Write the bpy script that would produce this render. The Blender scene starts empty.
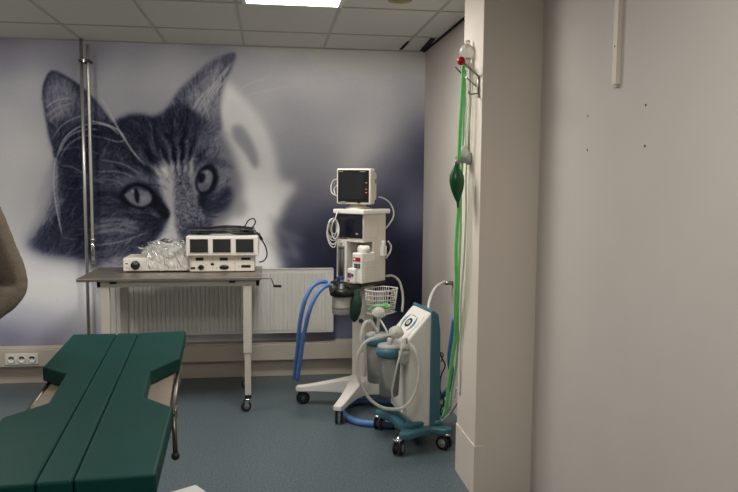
import bpy, math, random
import numpy as np
from mathutils import Vector, Matrix
random.seed(4)
scene = bpy.context.scene
C = scene.collection
PI = math.pi

# ------------------------------------------------------------------ camera
CAM_H = 1.547; F = 719.8
yaw, pit, rol = (math.radians(a) for a in (7.845, 5.095, .445))
fwd = np.array([math.sin(yaw)*math.cos(pit), math.cos(yaw)*math.cos(pit), -math.sin(pit)])
rgt = np.array([math.cos(yaw), -math.sin(yaw), 0.0]); upv = np.cross(rgt, fwd)
R3 = np.array([math.cos(rol)*rgt+math.sin(rol)*upv, -math.sin(rol)*rgt+math.cos(rol)*upv, fwd])
cam = bpy.data.objects.new('camera', bpy.data.cameras.new('camera')); C.objects.link(cam)
M = Matrix.Identity(4)
for i in range(3):
    M[i][0], M[i][1], M[i][2] = R3[0][i], R3[1][i], -R3[2][i]
M[2][3] = CAM_H
cam.matrix_world = M
cam.data.sensor_width = 36; cam.data.lens = F*36/738; cam.data.clip_start = .05
scene.camera = cam
EYE = np.array([0, 0, CAM_H])
def ray(x, y): return R3.T @ np.array([(x-369)/F, -(y-246)/F, 1.0])
# survey helpers: where the sight line of a measured point meets a known plane of the room
def atX(x, y, X): d = ray(x, y); return tuple(EYE+d*(X/d[0]))
def atY(x, y, Y): d = ray(x, y); return tuple(EYE+d*(Y/d[1]))
def atZ(x, y, Z): d = ray(x, y); return tuple(EYE+d*((Z-CAM_H)/d[2]))

# ------------------------------------------------------------------ materials
def lin(c): return tuple(((v/255)/12.92 if v/255 <= .04045 else ((v/255+.055)/1.055)**2.4) for v in c)
MATS = {}
def mat(name, rgb, rough=.5, metal=0.0, var=.06, scale=30, bump=0.0, bscale=200, spec=.5, coat=0.0, emit=0, alpha=1.0, trans=0.0):
    m = bpy.data.materials.new(name); m.use_nodes = True
    nt = m.node_tree; b = nt.nodes['Principled BSDF']
    col = lin(rgb)
    tc = nt.nodes.new('ShaderNodeTexCoord')
    nz = nt.nodes.new('ShaderNodeTexNoise'); nz.inputs['Scale'].default_value = scale; nz.inputs['Detail'].default_value = 4
    nt.links.new(tc.outputs['Object'], nz.inputs['Vector'])
    rp = nt.nodes.new('ShaderNodeValToRGB')
    rp.color_ramp.elements[0].position = .3; rp.color_ramp.elements[1].position = .7
    rp.color_ramp.elements[0].color = (*[max(0, v*(1-var)) for v in col], 1)
    rp.color_ramp.elements[1].color = (*[min(1, v*(1+var)) for v in col], 1)
    nt.links.new(nz.outputs['Fac'], rp.inputs['Fac']); nt.links.new(rp.outputs['Color'], b.inputs['Base Color'])
    b.inputs['Roughness'].default_value = rough; b.inputs['Metallic'].default_value = metal
    b.inputs['Specular IOR Level'].default_value = spec; b.inputs['Coat Weight'].default_value = coat
    b.inputs['Transmission Weight'].default_value = trans; b.inputs['Alpha'].default_value = alpha
    if bump:
        n2 = nt.nodes.new('ShaderNodeTexNoise'); n2.inputs['Scale'].default_value = bscale; n2.inputs['Detail'].default_value = 3
        nt.links.new(tc.outputs['Object'], n2.inputs['Vector'])
        bp = nt.nodes.new('ShaderNodeBump'); bp.inputs['Strength'].default_value = bump; bp.inputs['Distance'].default_value = .002
        nt.links.new(n2.outputs['Fac'], bp.inputs['Height']); nt.links.new(bp.outputs['Normal'], b.inputs['Normal'])
    if emit:
        b.inputs['Emission Color'].default_value = (*col, 1); b.inputs['Emission Strength'].default_value = emit
    MATS[name] = m; return m
def clear(name, rgb, opac=.2, rough=.08, gloss=.35):
    m = bpy.data.materials.new(name); m.use_nodes = True; nt = m.node_tree; nt.nodes.clear()
    out = nt.nodes.new('ShaderNodeOutputMaterial')
    tr = nt.nodes.new('ShaderNodeBsdfTransparent'); df = nt.nodes.new('ShaderNodeBsdfDiffuse'); gl = nt.nodes.new('ShaderNodeBsdfGlossy')
    tl = nt.nodes.new('ShaderNodeBsdfTranslucent'); ms = nt.nodes.new('ShaderNodeMixShader')
    nz = nt.nodes.new('ShaderNodeTexNoise'); nz.inputs['Scale'].default_value = 60
    mr = nt.nodes.new('ShaderNodeMapRange'); mr.inputs['To Min'].default_value = opac*.7; mr.inputs['To Max'].default_value = min(1, opac*1.3)
    nt.links.new(nz.outputs['Fac'], mr.inputs['Value'])
    c = (*lin(rgb), 1)
    df.inputs['Color'].default_value = c; tl.inputs['Color'].default_value = c; gl.inputs['Roughness'].default_value = rough
    nt.links.new(df.outputs[0], ms.inputs[1]); nt.links.new(tl.outputs[0], ms.inputs[2])
    m1 = nt.nodes.new('ShaderNodeMixShader'); nt.links.new(mr.outputs[0], m1.inputs['Fac'])
    nt.links.new(tr.outputs[0], m1.inputs[1]); nt.links.new(ms.outputs[0], m1.inputs[2])
    fr = nt.nodes.new('ShaderNodeLayerWeight'); fr.inputs['Blend'].default_value = gloss
    m2 = nt.nodes.new('ShaderNodeMixShader'); nt.links.new(fr.outputs['Fresnel'], m2.inputs['Fac'])
    nt.links.new(m1.outputs[0], m2.inputs[1]); nt.links.new(gl.outputs[0], m2.inputs[2])
    nt.links.new(m2.outputs[0], out.inputs['Surface']); MATS[name] = m; return m

WALL = (204, 196, 188)
mat('wall_paint', WALL, .75, var=.02, scale=3, bump=.25, bscale=260)
mat('column_paint', (224, 213, 199), .6, var=.02, scale=3, bump=.12, bscale=260)
mat('trunking', (196, 186, 172), .5, var=.02, scale=4)
mat('ceiling_tile', (212, 211, 204), .9, var=.05, scale=140, bump=.3, bscale=400)
mat('ceiling_grid', (182, 181, 174), .6, var=.02)
mat('gap_black', (6, 6, 6), .9)
mat('white_plastic', (230, 226, 218), .42, var=.02, scale=8)
mat('cream_plastic', (222, 214, 202), .45, var=.03, scale=8)
mat('cream_paint', (205, 197, 184), .38, var=.02, scale=6)
mat('radiator_white', (224, 221, 214), .35, var=.02, scale=5)
mat('steel', (150, 145, 138), .3, 1.0, var=.06, scale=10)
mat('steel_top', (150, 142, 132), .42, .75, var=.1, scale=6, bump=.05, bscale=40)
mat('rail_steel', (104, 98, 90), .4, .9)
mat('chrome', (225, 225, 222), .12, 1.0, var=.02)
mat('pipe_chrome', (200, 198, 190), .36, .85, var=.04)
mat('dark_metal', (58, 56, 53), .4, .7)
mat('black_plastic', (14, 14, 15), .38, var=.1)
mat('rubber', (20, 20, 21), .6, var=.1)
mat('screen_dark', (46, 47, 49), .25, var=.15, scale=4)
mat('screen_grey', (36, 38, 42), .22, var=.15, scale=4)
mat('screen_navy', (10, 15, 30), .18, var=.2, scale=4)
mat('grey_plastic', (138, 136, 132), .45, var=.04)
mat('clip_grey', (176, 178, 180), .35, var=.04)
mat('dark_grey', (70, 70, 70), .5, var=.05)
mat('green_vinyl', (17, 60, 54), .5, var=.07, scale=7, bump=.1, bscale=500, spec=.12)
mat('green_seam', (12, 40, 36), .6)
mat('table_tray', (150, 136, 122), .35, .25, var=.05)
mat('teal', (66, 110, 124), .38, var=.04, scale=8)
mat('teal_mark', (82, 138, 156), .4)
mat('blue_hose', (86, 124, 182), .4, var=.06)
mat('green_hose', (112, 208, 118), .38, var=.08)
mat('light_green_hose', (150, 205, 150), .35, var=.08)
mat('dark_green', (6, 84, 40), .32, var=.15, scale=10)
mat('bag_green', (12, 54, 42), .45, var=.12)
mat('white_hose', (206, 204, 196), .4, var=.03)
mat('red_ball', (188, 16, 22), .25, var=.05)
mat('red_mark', (160, 28, 44), .4)
mat('orange_mark', (216, 128, 62), .4, emit=.4)
mat('green_mark', (80, 100, 84), .4)
mat('purple_mark', (120, 60, 120), .4)
mat('blue_mark', (52, 78, 150), .4)
mat('jumper', (112, 101, 86), .9, var=.22, scale=160, bump=.9, bscale=330)
mat('trousers', (40, 44, 56), .85, var=.1)
mat('skin', (190, 146, 122), .55, var=.05)
mat('hair', (64, 46, 34), .6, var=.2)
mat('shoe', (28, 27, 27), .5)
mat('eye_white', (225, 222, 218), .3); mat('eye_dark', (40, 30, 24), .3); mat('lip', (160, 100, 92), .5)
mat('lamp_white', (255, 252, 244), .5, emit=9)
mat('canister_grey', (170, 165, 154), .5, var=.18, scale=70)
mat('yellowed', (150, 140, 92), .6, var=.05)
mat('hole', (30, 26, 22), .9)
clear('clear_plastic', (236, 237, 234), .36, .08, .25)
clear('clear_film', (232, 232, 226), .36, .22, .28)
clear('clear_green', (196, 222, 204), .35)
clear('milky', (236, 234, 226), .72, .25, .2)

def floor_material():
    m = bpy.data.materials.new('vinyl_floor'); m.use_nodes = True; nt = m.node_tree; b = nt.nodes['Principled BSDF']
    tc = nt.nodes.new('ShaderNodeTexCoord')
    n1 = nt.nodes.new('ShaderNodeTexNoise'); n1.inputs['Scale'].default_value = 95; n1.inputs['Detail'].default_value = 3
    n2 = nt.nodes.new('ShaderNodeTexVoronoi'); n2.inputs['Scale'].default_value = 55
    n3 = nt.nodes.new('ShaderNodeTexNoise'); n3.inputs['Scale'].default_value = 1.6
    for n in (n1, n2, n3): nt.links.new(tc.outputs['Object'], n.inputs['Vector'])
    r1 = nt.nodes.new('ShaderNodeValToRGB')
    e = r1.color_ramp.elements
    e[0].position = .36; e[0].color = (*lin((67, 81, 88)), 1); e[1].position = .66; e[1].color = (*lin((106, 118, 123)), 1)
    nt.links.new(n1.outputs['Fac'], r1.inputs['Fac'])
    r2 = nt.nodes.new('ShaderNodeValToRGB'); e = r2.color_ramp.elements
    e[0].position = .05; e[0].color = (.5, .5, .5, 1); e[1].position = .16; e[1].color = (1, 1, 1, 1)
    nt.links.new(n2.outputs['Distance'], r2.inputs['Fac'])
    mx = nt.nodes.new('ShaderNodeMix'); mx.data_type = 'RGBA'; mx.blend_type = 'MULTIPLY'; mx.inputs['Factor'].default_value = .8
    nt.links.new(r1.outputs['Color'], mx.inputs['A']); nt.links.new(r2.outputs['Color'], mx.inputs['B'])
    nt.links.new(mx.outputs['Result'], b.inputs['Base Color']); b.inputs['Roughness'].default_value = .34
    b.inputs['Specular IOR Level'].default_value = .4
    MATS['floor'] = m
floor_material()

# ------------------------------------------------------------------ mesh builder
def Rz(a): return Matrix.Rotation(a, 3, 'Z')
class MB:
    def __init__(s): s.v = []; s.f = []; s.m = []; s.s = []; s.mats = []
    def add(s, vs, fs, m, smooth=False):
        if m not in s.mats: s.mats.append(m)
        k = len(s.v); s.v += [tuple(v) for v in vs]
        for f in fs: s.f.append([i+k for i in f]); s.m.append(s.mats.index(m)); s.s.append(smooth)
        return s
    def box(s, c, d, m, rot=None):
        x, y, z = (q/2 for q in d)
        vs = [Vector((a*x, b*y, e*z)) for e in (-1, 1) for a, b in ((-1, -1), (1, -1), (1, 1), (-1, 1))]
        if rot is not None: vs = [rot @ v for v in vs]
        vs = [v+Vector(c) for v in vs]
        return s.add(vs, [(3, 2, 1, 0), (4, 5, 6, 7), (0, 1, 5, 4), (1, 2, 6, 5), (2, 3, 7, 6), (3, 0, 4, 7)], m)
    def span(s, a, b, m):
        return s.box([(p+q)/2 for p, q in zip(a, b)], [abs(q-p) for p, q in zip(a, b)], m)
    def prism(s, poly, h0, h1, m, axis='z', smooth=False):
        P = {'z': lambda u, v, w: (u, v, w), 'x': lambda u, v, w: (w, u, v), 'y': lambda u, v, w: (u, w, v)}[axis]
        n = len(poly)
        ar = sum(poly[i][0]*poly[(i+1) % n][1]-poly[(i+1) % n][0]*poly[i][1] for i in range(n))
        if (ar < 0) != (axis == 'y'): poly = poly[::-1]
        vs = [P(u, v, h0) for u, v in poly]+[P(u, v, h1) for u, v in poly]
        s.add(vs, [tuple(range(n-1, -1, -1)), tuple(range(n, 2*n))], m)
        k = len(s.v)-2*n
        for i in range(n): s.f.append([k+i, k+(i+1) % n, k+n+(i+1) % n, k+n+i]); s.m.append(s.mats.index(m)); s.s.append(smooth)
        return s
    def tube(s, pts, r, m, n=12, curve=True, sub=8, closed=False):
        p = [Vector(q) for q in pts]
        rs = r if isinstance(r, (list, tuple)) else [r]*len(p)
        if curve and len(p) > 2:
            q = ([p[-1]]+p+[p[0], p[1]]) if closed else ([2*p[0]-p[1]]+p+[2*p[-1]-p[-2]])
            o = []; ro = []
            for i in range(len(p) if closed else len(p)-1):
                a, b, c, d = q[i:i+4]
                for j in range(sub):
                    t = j/sub
                    o.append(.5*(2*b+(c-a)*t+(2*a-5*b+4*c-d)*t*t+(3*b-a-3*c+d)*t**3))
                    ro.append(rs[i]*(1-t)+rs[(i+1) % len(rs)]*t)
            if closed: o.append(o[0].copy()); ro.append(ro[0])
            else: o.append(p[-1]); ro.append(rs[-1])
            p, rs = o, ro
        t0 = (p[1]-p[0]).normalized()
        ref = Vector((0, 0, 1)) if abs(t0.z) < .9 else Vector((1, 0, 0))
        nrm = t0.cross(ref).normalized(); vs = []
        for i in range(len(p)):
            t = ((p[i+1]-p[i]) if i == 0 else (p[i]-p[i-1]) if i == len(p)-1 else (p[i+1]-p[i-1])).normalized()
            nrm = (nrm-t*nrm.dot(t)).normalized(); bi = t.cross(nrm)
            for k in range(n):
                a = 2*PI*k/n; vs.append(p[i]+(nrm*math.cos(a)+bi*math.sin(a))*rs[i])
        fs = [(i*n+k, i*n+(k+1) % n, (i+1)*n+(k+1) % n, (i+1)*n+k) for i in range(len(p)-1) for k in range(n)]
        s.add(vs, fs, m, True)
        k0 = len(s.v)-len(vs); mi = s.mats.index(m)
        s.f += [[k0+k for k in range(n-1, -1, -1)], [k0+(len(p)-1)*n+k for k in range(n)]]; s.m += [mi, mi]; s.s += [False, False]
        return s
    def lathe(s, prof, c, m, n=24, rot=None, sc=(1, 1, 1)):
        vs = []
        for r, z in prof:
            for k in range(n):
                a = 2*PI*k/n; v = Vector((r*math.cos(a)*sc[0], r*math.sin(a)*sc[1], z*sc[2]))
                if rot is not None: v = rot @ v
                vs.append(v+Vector(c))
        L = len(prof)
        fs = [(i*n+k, i*n+(k+1) % n, (i+1)*n+(k+1) % n, (i+1)*n+k) for i in range(L-1) for k in range(n)]
        s.add(vs, fs, m, True); k0 = len(s.v)-len(vs); mi = s.mats.index(m)
        s.f += [[k0+k for k in range(n-1, -1, -1)], [k0+(L-1)*n+k for k in range(n)]]; s.m += [mi, mi]; s.s += [False, False]
        return s
    def ball(s, c, r, m, n=20, sc=(1, 1, 1), rot=None):
        k = n//2; return s.lathe([(max(1e-4, r*math.sin(PI*i/k)), -r*math.cos(PI*i/k)) for i in range(k+1)], c, m, n, rot, sc)
def obj(name, mb, parent=None, bevel=0, seg=2, label=None, kind=None, cat=None, group=None, loc=None):
    me = bpy.data.meshes.new(name); me.from_pydata(mb.v, [], mb.f)
    for k in mb.mats: me.materials.append(MATS[k])
    me.polygons.foreach_set('material_index', mb.m); me.polygons.foreach_set('use_smooth', mb.s); me.update()
    o = bpy.data.objects.new(name, me); C.objects.link(o)
    if parent is not None: o.parent = parent
    if loc is not None: o.location = loc
    if bevel:
        b = o.modifiers.new('bevel', 'BEVEL'); b.width = bevel; b.segments = seg; b.limit_method = 'ANGLE'; b.angle_limit = math.radians(42)
        b.harden_normals = False; b.use_clamp_overlap = True
    if kind: o['kind'] = kind
    return tag(o, label, cat, group)
def tag(o, label=None, cat=None, group=None):
    if label: o['label'] = label
    if cat: o['category'] = cat
    if group: o['group'] = group
    return o
FR = {}
def thing(name, label, cat, loc=(0, 0, 0), rotz=0.0, group=None):
    o = bpy.data.objects.new(name, None); C.objects.link(o); o.empty_display_size = .05
    o.location = loc; o.rotation_euler = (0, 0, rotz); FR[o] = (Vector(loc), Rz(-rotz)); return tag(o, label, cat, group)
def to_local(t, p): return tuple(FR[t][1] @ (Vector(p)-FR[t][0]))
AX = {'x': Matrix.Rotation(PI/2, 3, 'Y'), 'y': Matrix.Rotation(-PI/2, 3, 'X')}

scene.cycles.transparent_max_bounces = 32
scene.cycles.max_bounces = 14
LP = (23, 26, 28, 13)
# ---- MURAL PAINTING: the printed picture of a cat, in its own raster ----
def paint_mural():
    rng = np.random.default_rng(7)
    S = 2; X0, X1, Y0, Y1 = -120, 430, 28, 372
    W, Hh = (X1-X0)*S, (Y1-Y0)*S
    gx, gy = np.meshgrid(np.arange(W)/S+X0, np.arange(Hh)/S+Y0)
    def blur(a, s):
        s *= S
        if s < .3: return a
        r = int(3*s)+1; k = np.exp(-.5*(np.arange(-r, r+1)/s)**2); k /= k.sum()
        n = 1 << int(np.ceil(np.log2(max(a.shape)+2*r)))
        K = np.fft.rfft(k, n)
        for ax in (0, 1):
            pad = [(r, r) if i == ax else (0, 0) for i in (0, 1)]
            b = np.pad(a, pad, mode='edge')
            f = np.fft.rfft(b, n, axis=ax)*(K if ax == 1 else K[:, None])
            c = np.fft.irfft(f, n, axis=ax)
            sl = [slice(None)]*2; sl[ax] = slice(2*r, 2*r+a.shape[ax])
            a = c[tuple(sl)]
        return a
    def spline(p, n):
        p = np.array(p, float)
        if len(p) < 3:
            t = np.linspace(0, 1, n)[:, None]; return p[0]*(1-t)+p[-1]*t
        q = np.vstack([2*p[0]-p[1], p, 2*p[-1]-p[-2]]); out = []
        m = max(2, n//(len(p)-1))
        for i in range(len(p)-1):
            a, b, c, d = q[i:i+4]
            t = np.linspace(0, 1, m, endpoint=False)[:, None]
            out.append(.5*(2*b+(c-a)*t+(2*a-5*b+4*c-d)*t*t+(3*b-a-3*c+d)*t**3))
        out.append(p[-1:]); return np.vstack(out)
    def poly(p, s=1.0, smooth=True):
        p = np.array(p, float)
        if smooth: p = spline(np.vstack([p, p[:1]]), 12*len(p))
        m = np.zeros((Hh, W), bool)
        x0, y0 = p.min(0)-1; x1, y1 = p.max(0)+1
        i0, i1 = max(0, int((y0-Y0)*S)), min(Hh, int((y1-Y0)*S)+2)
        j0, j1 = max(0, int((x0-X0)*S)), min(W, int((x1-X0)*S)+2)
        sx, sy = gx[i0:i1, j0:j1], gy[i0:i1, j0:j1]; ins = np.zeros(sx.shape, bool)
        for (ax, ay), (bx, by) in zip(p, np.roll(p, -1, 0)):
            if ay == by: continue
            ins ^= ((ay > sy) != (by > sy)) & (sx < (bx-ax)*(sy-ay)/(by-ay)+ax)
        m[i0:i1, j0:j1] = ins
        return blur(m.astype(float), s)
    def ell(cx, cy, rx, ry, a=0, s=1.0):
        t = np.linspace(0, 2*np.pi, 24, endpoint=False); c, n = np.cos(np.radians(a)), np.sin(np.radians(a))
        return poly(np.c_[cx+rx*np.cos(t)*c-ry*np.sin(t)*n, cy+rx*np.cos(t)*n+ry*np.sin(t)*c], s)
    def line(p, w=.5, s=.3):
        q = spline(p, 240); L = np.zeros((Hh, W)); n = len(q); t = np.linspace(0, 1, n)
        amp = np.minimum(1, 6*np.minimum(t+.03, 1-t))
        for dx in np.linspace(-w, w, 3):
            for dy in np.linspace(-w, w, 3):
                j = ((q[:, 0]+dx-X0)*S).astype(int); i = ((q[:, 1]+dy-Y0)*S).astype(int)
                ok = (i >= 0) & (i < Hh) & (j >= 0) & (j < W)
                np.maximum.at(L, (i[ok], j[ok]), amp[ok])
        return np.clip(blur(L, s)*1.6, 0, 1)
    # background: soft out-of-focus sampled greys, lightened under the radiator to offset its shade
    cp = [(-120,50,86),(-60,50,90),(-60,200,140),(-120,200,130),(-120,340,58),(-60,340,62),(-60,290,110),(0,32,74),(210,32,86),(420,32,86),
     (0,50,82),(10,60,94),(60,55,94),(10,90,122),(10,120,142),(30,90,132),(20,150,155),(10,180,152),(20,225,150),(25,260,150),(60,275,150),(30,290,142),(55,305,140),(20,310,116),(50,322,104),(12,340,66),(50,345,66),(85,310,140),(75,340,92),
     (100,290,146),(105,330,120),(100,55,96),(110,80,124),(140,55,102),(190,60,110),(150,83,129),(130,95,118),(150,100,122),(120,105,124),(180,90,132),(185,75,128),(250,55,112),(250,75,134),(265,95,146),(300,55,112),(300,80,146),(285,110,126),(300,140,124),(282,150,124),(270,120,140),
     (310,170,116),(314,195,96),(300,215,84),(330,120,132),(330,90,142),(350,55,114),(350,75,138),(400,55,112),(380,90,140),(420,75,126),(420,98,118),
     (380,115,142),(400,110,126),(418,126,90),(422,145,56),(415,165,54),(425,180,54),(400,150,98),(400,175,72),(424,196,76),(424,213,78),(412,196,80),(411,212,86),(398,200,44),(385,130,134),(372,138,158),(360,152,158),(352,168,152),(350,140,142),(334,158,122),(345,185,128),
     (328,196,92),(380,175,92),(365,205,52),(385,225,26),(425,240,32),(400,250,16),(340,225,38),(320,218,54),(305,240,32),(290,255,48),(310,255,36),(340,255,26),(320,275,24),
     (400,290,16),(425,290,18),(340,300,28),(345,330,66),(365,345,62),(300,330,72),(420,350,30),(200,300,96),(150,300,112),(250,300,92),(150,342,150),(200,342,150),(250,342,148),(300,342,130)]
    cp = np.array(cp, float)
    num = np.zeros((Hh//8+1, W//8+1)); den = num.copy()
    cx, cy = np.meshgrid(np.arange(W//8+1)*8/S+X0, np.arange(Hh//8+1)*8/S+Y0)
    for x, y, v in cp:
        d2 = (cx-x)**2+(cy-y)**2; w = 1/(d2+60)**1.7
        num += w*v; den += w
    small = num/den
    fi, fj = (gy-Y0)*S/8, (gx-X0)*S/8
    i0 = fi.astype(int).clip(0, small.shape[0]-2); j0 = fj.astype(int).clip(0, small.shape[1]-2)
    a, b = fi-i0, fj-j0
    L = small[i0, j0]*(1-a)*(1-b)+small[i0+1, j0]*a*(1-b)+small[i0, j0+1]*(1-a)*b+small[i0+1, j0+1]*a*b
    L = blur(L, 8)
    def put(m, v, k=1.0):
        nonlocal L
        L = L*(1-m*k)+v*m*k
    # fluff to the left and behind
    put(poly([(54,160),(48,195),(28,238),(14,250),(16,215),(34,180)], 9), 142, .7)
    # right side fluff and cheek
    put(poly([(226,80),(244,98),(262,122),(274,150),(280,178),(296,186),(284,206),(276,226),(280,250),(276,275),(180,275),(190,225),(226,215),(236,180),(222,140),(214,110)], 4.5), 174)
    put(poly([(228,95),(240,100),(262,135),(270,165),(262,172),(246,150),(228,128)], 4), 166, .8)
    put(poly([(232,126),(242,126),(254,145),(259,163),(254,168),(244,152),(233,138)], 2.2), 112, .85)
    put(poly([(236,185),(262,185),(280,205),(268,235),(262,262),(232,262),(228,225)], 6), 194, .85)
    put(poly([(276,226),(300,224),(300,262),(282,268)], 6), 68, .6)
    for q in ([(268,215),(285,232),(305,242)], [(264,238),(280,250),(298,255)], [(272,225),(290,243),(300,262)]): put(line(q, 1.8, 2.6), 112, .3)
    # right ear
    ear = [(166,112),(178,92),(192,78),(206,65),(222,56),(235,53),(233,66),(227,78),(222,90),(220,108),(221,130),(205,138),(180,128)]
    put(poly(ear, 1.6), 92)
    put(poly([(166,112),(178,92),(192,78),(206,65),(222,56),(235,53),(231,60),(216,66),(198,82),(186,96),(182,118)], 2.2), 68, .8)
    put(poly([(222,57),(235,53),(232,66),(226,77),(224,70)], 1), 66, .8)
    put(poly([(188,106),(205,88),(218,78),(222,92),(216,115),(205,128)], 4), 112, .7)
    put(poly([(168,110),(184,98),(190,110),(200,122),(214,132),(205,145),(180,140)], 4), 60, .8)
    for q in ([(190,132),(204,100),(232,62)], [(196,132),(210,100),(228,78)], [(200,112),(214,90),(233,62)], [(186,125),(197,103),(212,86)]):
        put(line(q, .3, .5), 150, .5)
    for q in ([(205,140),(216,132),(234,136)], [(200,150),(214,140),(228,133)]): put(line(q, .5, .5), 160, .6)
    for q in ([(238,92),(250,84),(272,76)], [(244,96),(262,92),(290,86)]): put(line(q, .3, .6), 150, .35)
    # left ear
    le = [(42,98),(43,86),(47,76),(52,71),(58,73),(70,79),(82,88),(92,98),(102,108),(112,122),(122,140),(130,160),(62,160),(52,146),(47,128)]
    put(poly(le, .9), 60)
    put(poly([(46,96),(50,82),(60,80),(74,90),(84,104),(76,112),(60,118),(50,120)], 4), 90, .85)
    put(poly([(70,98),(84,100),(100,112),(112,130),(96,128),(78,122)], 4), 74, .7)
    put(line([(43,100),(45,84),(52,72),(64,76),(84,90),(104,110)], .8, .6), 44, .6)
    put(poly([(49,130),(62,120),(72,130),(66,150),(54,150)], 3), 48, .7)
    # head mass
    head = [(56,150),(72,128),(96,120),(108,124),(118,119),(130,114),(142,114),(154,116),(166,110),(180,104),(196,112),(212,126),(222,146),(230,170),(230,196),(218,218),(206,240),(200,280),(110,285),(92,264),(70,258),(46,254),(28,246),(30,240),(42,222),(50,200),(55,175)]
    soft = np.maximum(np.clip((gx-196)/26, 0, 1), .75*np.clip((gy-205)/30, 0, 1)*np.clip((125-gx)/20, 0, 1))
    hm = poly(head, 2.2)*(1-soft)+poly(head, 8)*soft
    hm = hm*(1-.75*np.clip((gy-250)/26, 0, 1))
    put(hm, 40)
    put(poly([(28,246),(44,222),(58,208),(84,212),(104,230),(100,262),(70,258),(46,254)], 5), 46, .8)
    put(poly([(54,160),(60,160),(62,200),(50,215),(40,225),(46,205)], 4), 72, .6)
    put(poly([(78,170),(110,160),(122,180),(118,200),(90,205)], 6), 62, .6)
    put(poly([(100,206),(130,216),(150,222),(150,236),(120,236),(98,228)], 4), 46, .8)
    put(poly([(94,224),(120,220),(140,226),(126,236),(98,236)], 3), 82, .65)
    put(poly([(96,238),(130,234),(158,238),(160,250),(120,262),(96,260)], 5), 66, .7)
    put(poly([(96,262),(140,256),(140,290),(96,290)], 5), 110, .6)
    put(poly([(112,186),(122,176),(140,172),(156,180),(164,194),(150,186),(135,184),(122,190)], 3), 84, .8)
    for q in ([(50,168),(44,188),(36,208)], [(54,178),(48,196),(38,216)], [(52,192),(44,208),(34,226)], [(58,172),(52,186),(46,200)], [(44,214),(36,228),(30,238)], [(60,196),(52,212),(44,226)]):
        put(line(q, 2.2, 2.2), 122, .42)
    put(poly([(96,206),(118,210),(136,218),(128,234),(104,236),(92,222)], 4), 72, .4)
    put(poly([(88,150),(104,146),(124,160),(128,176),(108,182),(92,170)], 6), 70, .4)
    # light face zone around the bridge
    put(poly([(152,168),(160,160),(176,164),(198,158),(206,172),(198,190),(204,214),(200,232),(178,238),(172,214),(164,196)], 3), 108, .85)
    put(poly([(156,172),(166,165),(175,176),(176,205),(173,220),(165,202)], 2.0), 148, .9)
    put(poly([(170,214),(175,206),(178,225),(184,248),(188,275),(146,275),(156,244),(165,228)], 2.4), 164, .95)
    put(poly([(190,168),(198,176),(198,192),(204,212),(198,206),(193,188)], 1.5), 130, .7)
    put(poly([(172,170),(182,168),(189,178),(194,196),(203,214),(207,226),(202,236),(182,240),(176,228),(174,205),(175,188)], 1.7), 82, .95)
    put(poly([(182,226),(200,220),(207,228),(200,240),(184,242)], 2), 58, .8)
    # forehead tabby bands radiating from the bridge
    dx, dy = gx-181, gy-205
    phi = np.degrees(np.arctan2(dx, -dy)); rad = np.hypot(dx, dy)
    nz = blur(rng.normal(0, 1, L.shape), 4)*34; nf = blur(rng.normal(0, 1, L.shape), .8)*2.5
    band = np.interp(phi+nz+nf*1.2, [-70,-58,-52,-44,-38,-31,-25,-19,-13,-8,-4,2,6,12,17,23,30,38,46], [0,0,.35,-.2,.55,-.5,.7,-.4,.9,-.6,.8,-.7,.9,-.4,.8,-.8,.3,-.2,0])
    fall = np.clip((rad-26)/10, 0, 1)*np.clip((100-rad)/40, 0, 1)*poly(head, 2)*np.clip((190-gy)/20, 0, 1)
    amp = np.interp(rad, [25, 40, 60, 95], [34, 50, 38, 12])
    L = L+band*amp*fall
    put(poly([(204,128),(218,132),(230,150),(236,166),(222,162),(206,160),(198,146)], 5), 98, .75)
    put(poly([(196,110),(210,112),(218,126),(206,136),(196,128)], 5), 74, .6)
    # around the right eye
    put(poly([(214,162),(228,162),(240,176),(242,200),(232,216),(216,222),(206,214),(214,196)], 4.5), 104, .85)
    put(poly([(212,160),(222,160),(234,168),(222,168)], 1.8), 58, .6)
    put(poly([(218,170),(230,174),(232,188),(222,190)], 3), 92, .6)
    put(poly([(206,204),(216,194),(226,186),(233,192),(230,206),(220,213),(211,214)], 2.4), 46, .9)
    put(poly([(234,204),(244,200),(247,212),(236,218)], 3.2), 122, .7)
    put(poly([(197,196),(204,200),(212,214),(206,214),(199,206)], 1.6), 44, .8)
    e2 = [(197,190),(196,180),(200,171),(207,166),(213,168),(216,176),(213,186),(206,194),(200,195)]
    put(ell(206.5, 180, 11.2, 15.2, 18, 1.0), 26, .95)
    put(poly([(197,194),(206,196),(204,208),(199,204)], 1.2), 32, .8)
    put(ell(205, 180.5, 7.2, 11.4, 18, .8), 88)
    put(ell(208.5, 178, 2.4, 5.5, 18, 1.4), 112, .7)
    put(ell(206, 189, 4.5, 2.2, -10, 1.0), 70, .6)
    put(ell(201.5, 178, 3.4, 5.2, 15, .9), 22, .92)
    put(ell(207, 172.5, 1.6, 1.6, 0, .7), 140, .5)
    put(line([(203,169),(209,166),(214,170)], .8, .5), 30, .8)
    # around the left eye
    put(poly([(118,196),(126,186),(138,183),(150,188),(160,200),(170,212),(166,220),(160,214),(148,212),(134,210),(124,204)], 1.3), 26, .95)
    put(poly([(124,195),(130,188),(139,186.5),(148,191),(152,198),(149,204),(140,206.5),(131,203)], .8), 90)
    put(ell(144.8, 198.5, 4, 4, 0, 1.6), 120, .7)
    put(ell(130, 196.5, 2.4, 3.4, 0, 1.4), 100, .6)
    put(line([(126,192),(132,188.5),(140,187.5),(148,191)], 1, .9), 50, .7)
    put(ell(136.8, 195.6, 2.5, 7.6, -8, .5), 26, .95)
    put(ell(132.5, 191, 1.2, 1.2, 0, .6), 150, .6)
    put(line([(122,194),(130,187),(140,185),(150,190),(158,198)], .7, .5), 22, .9)
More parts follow.
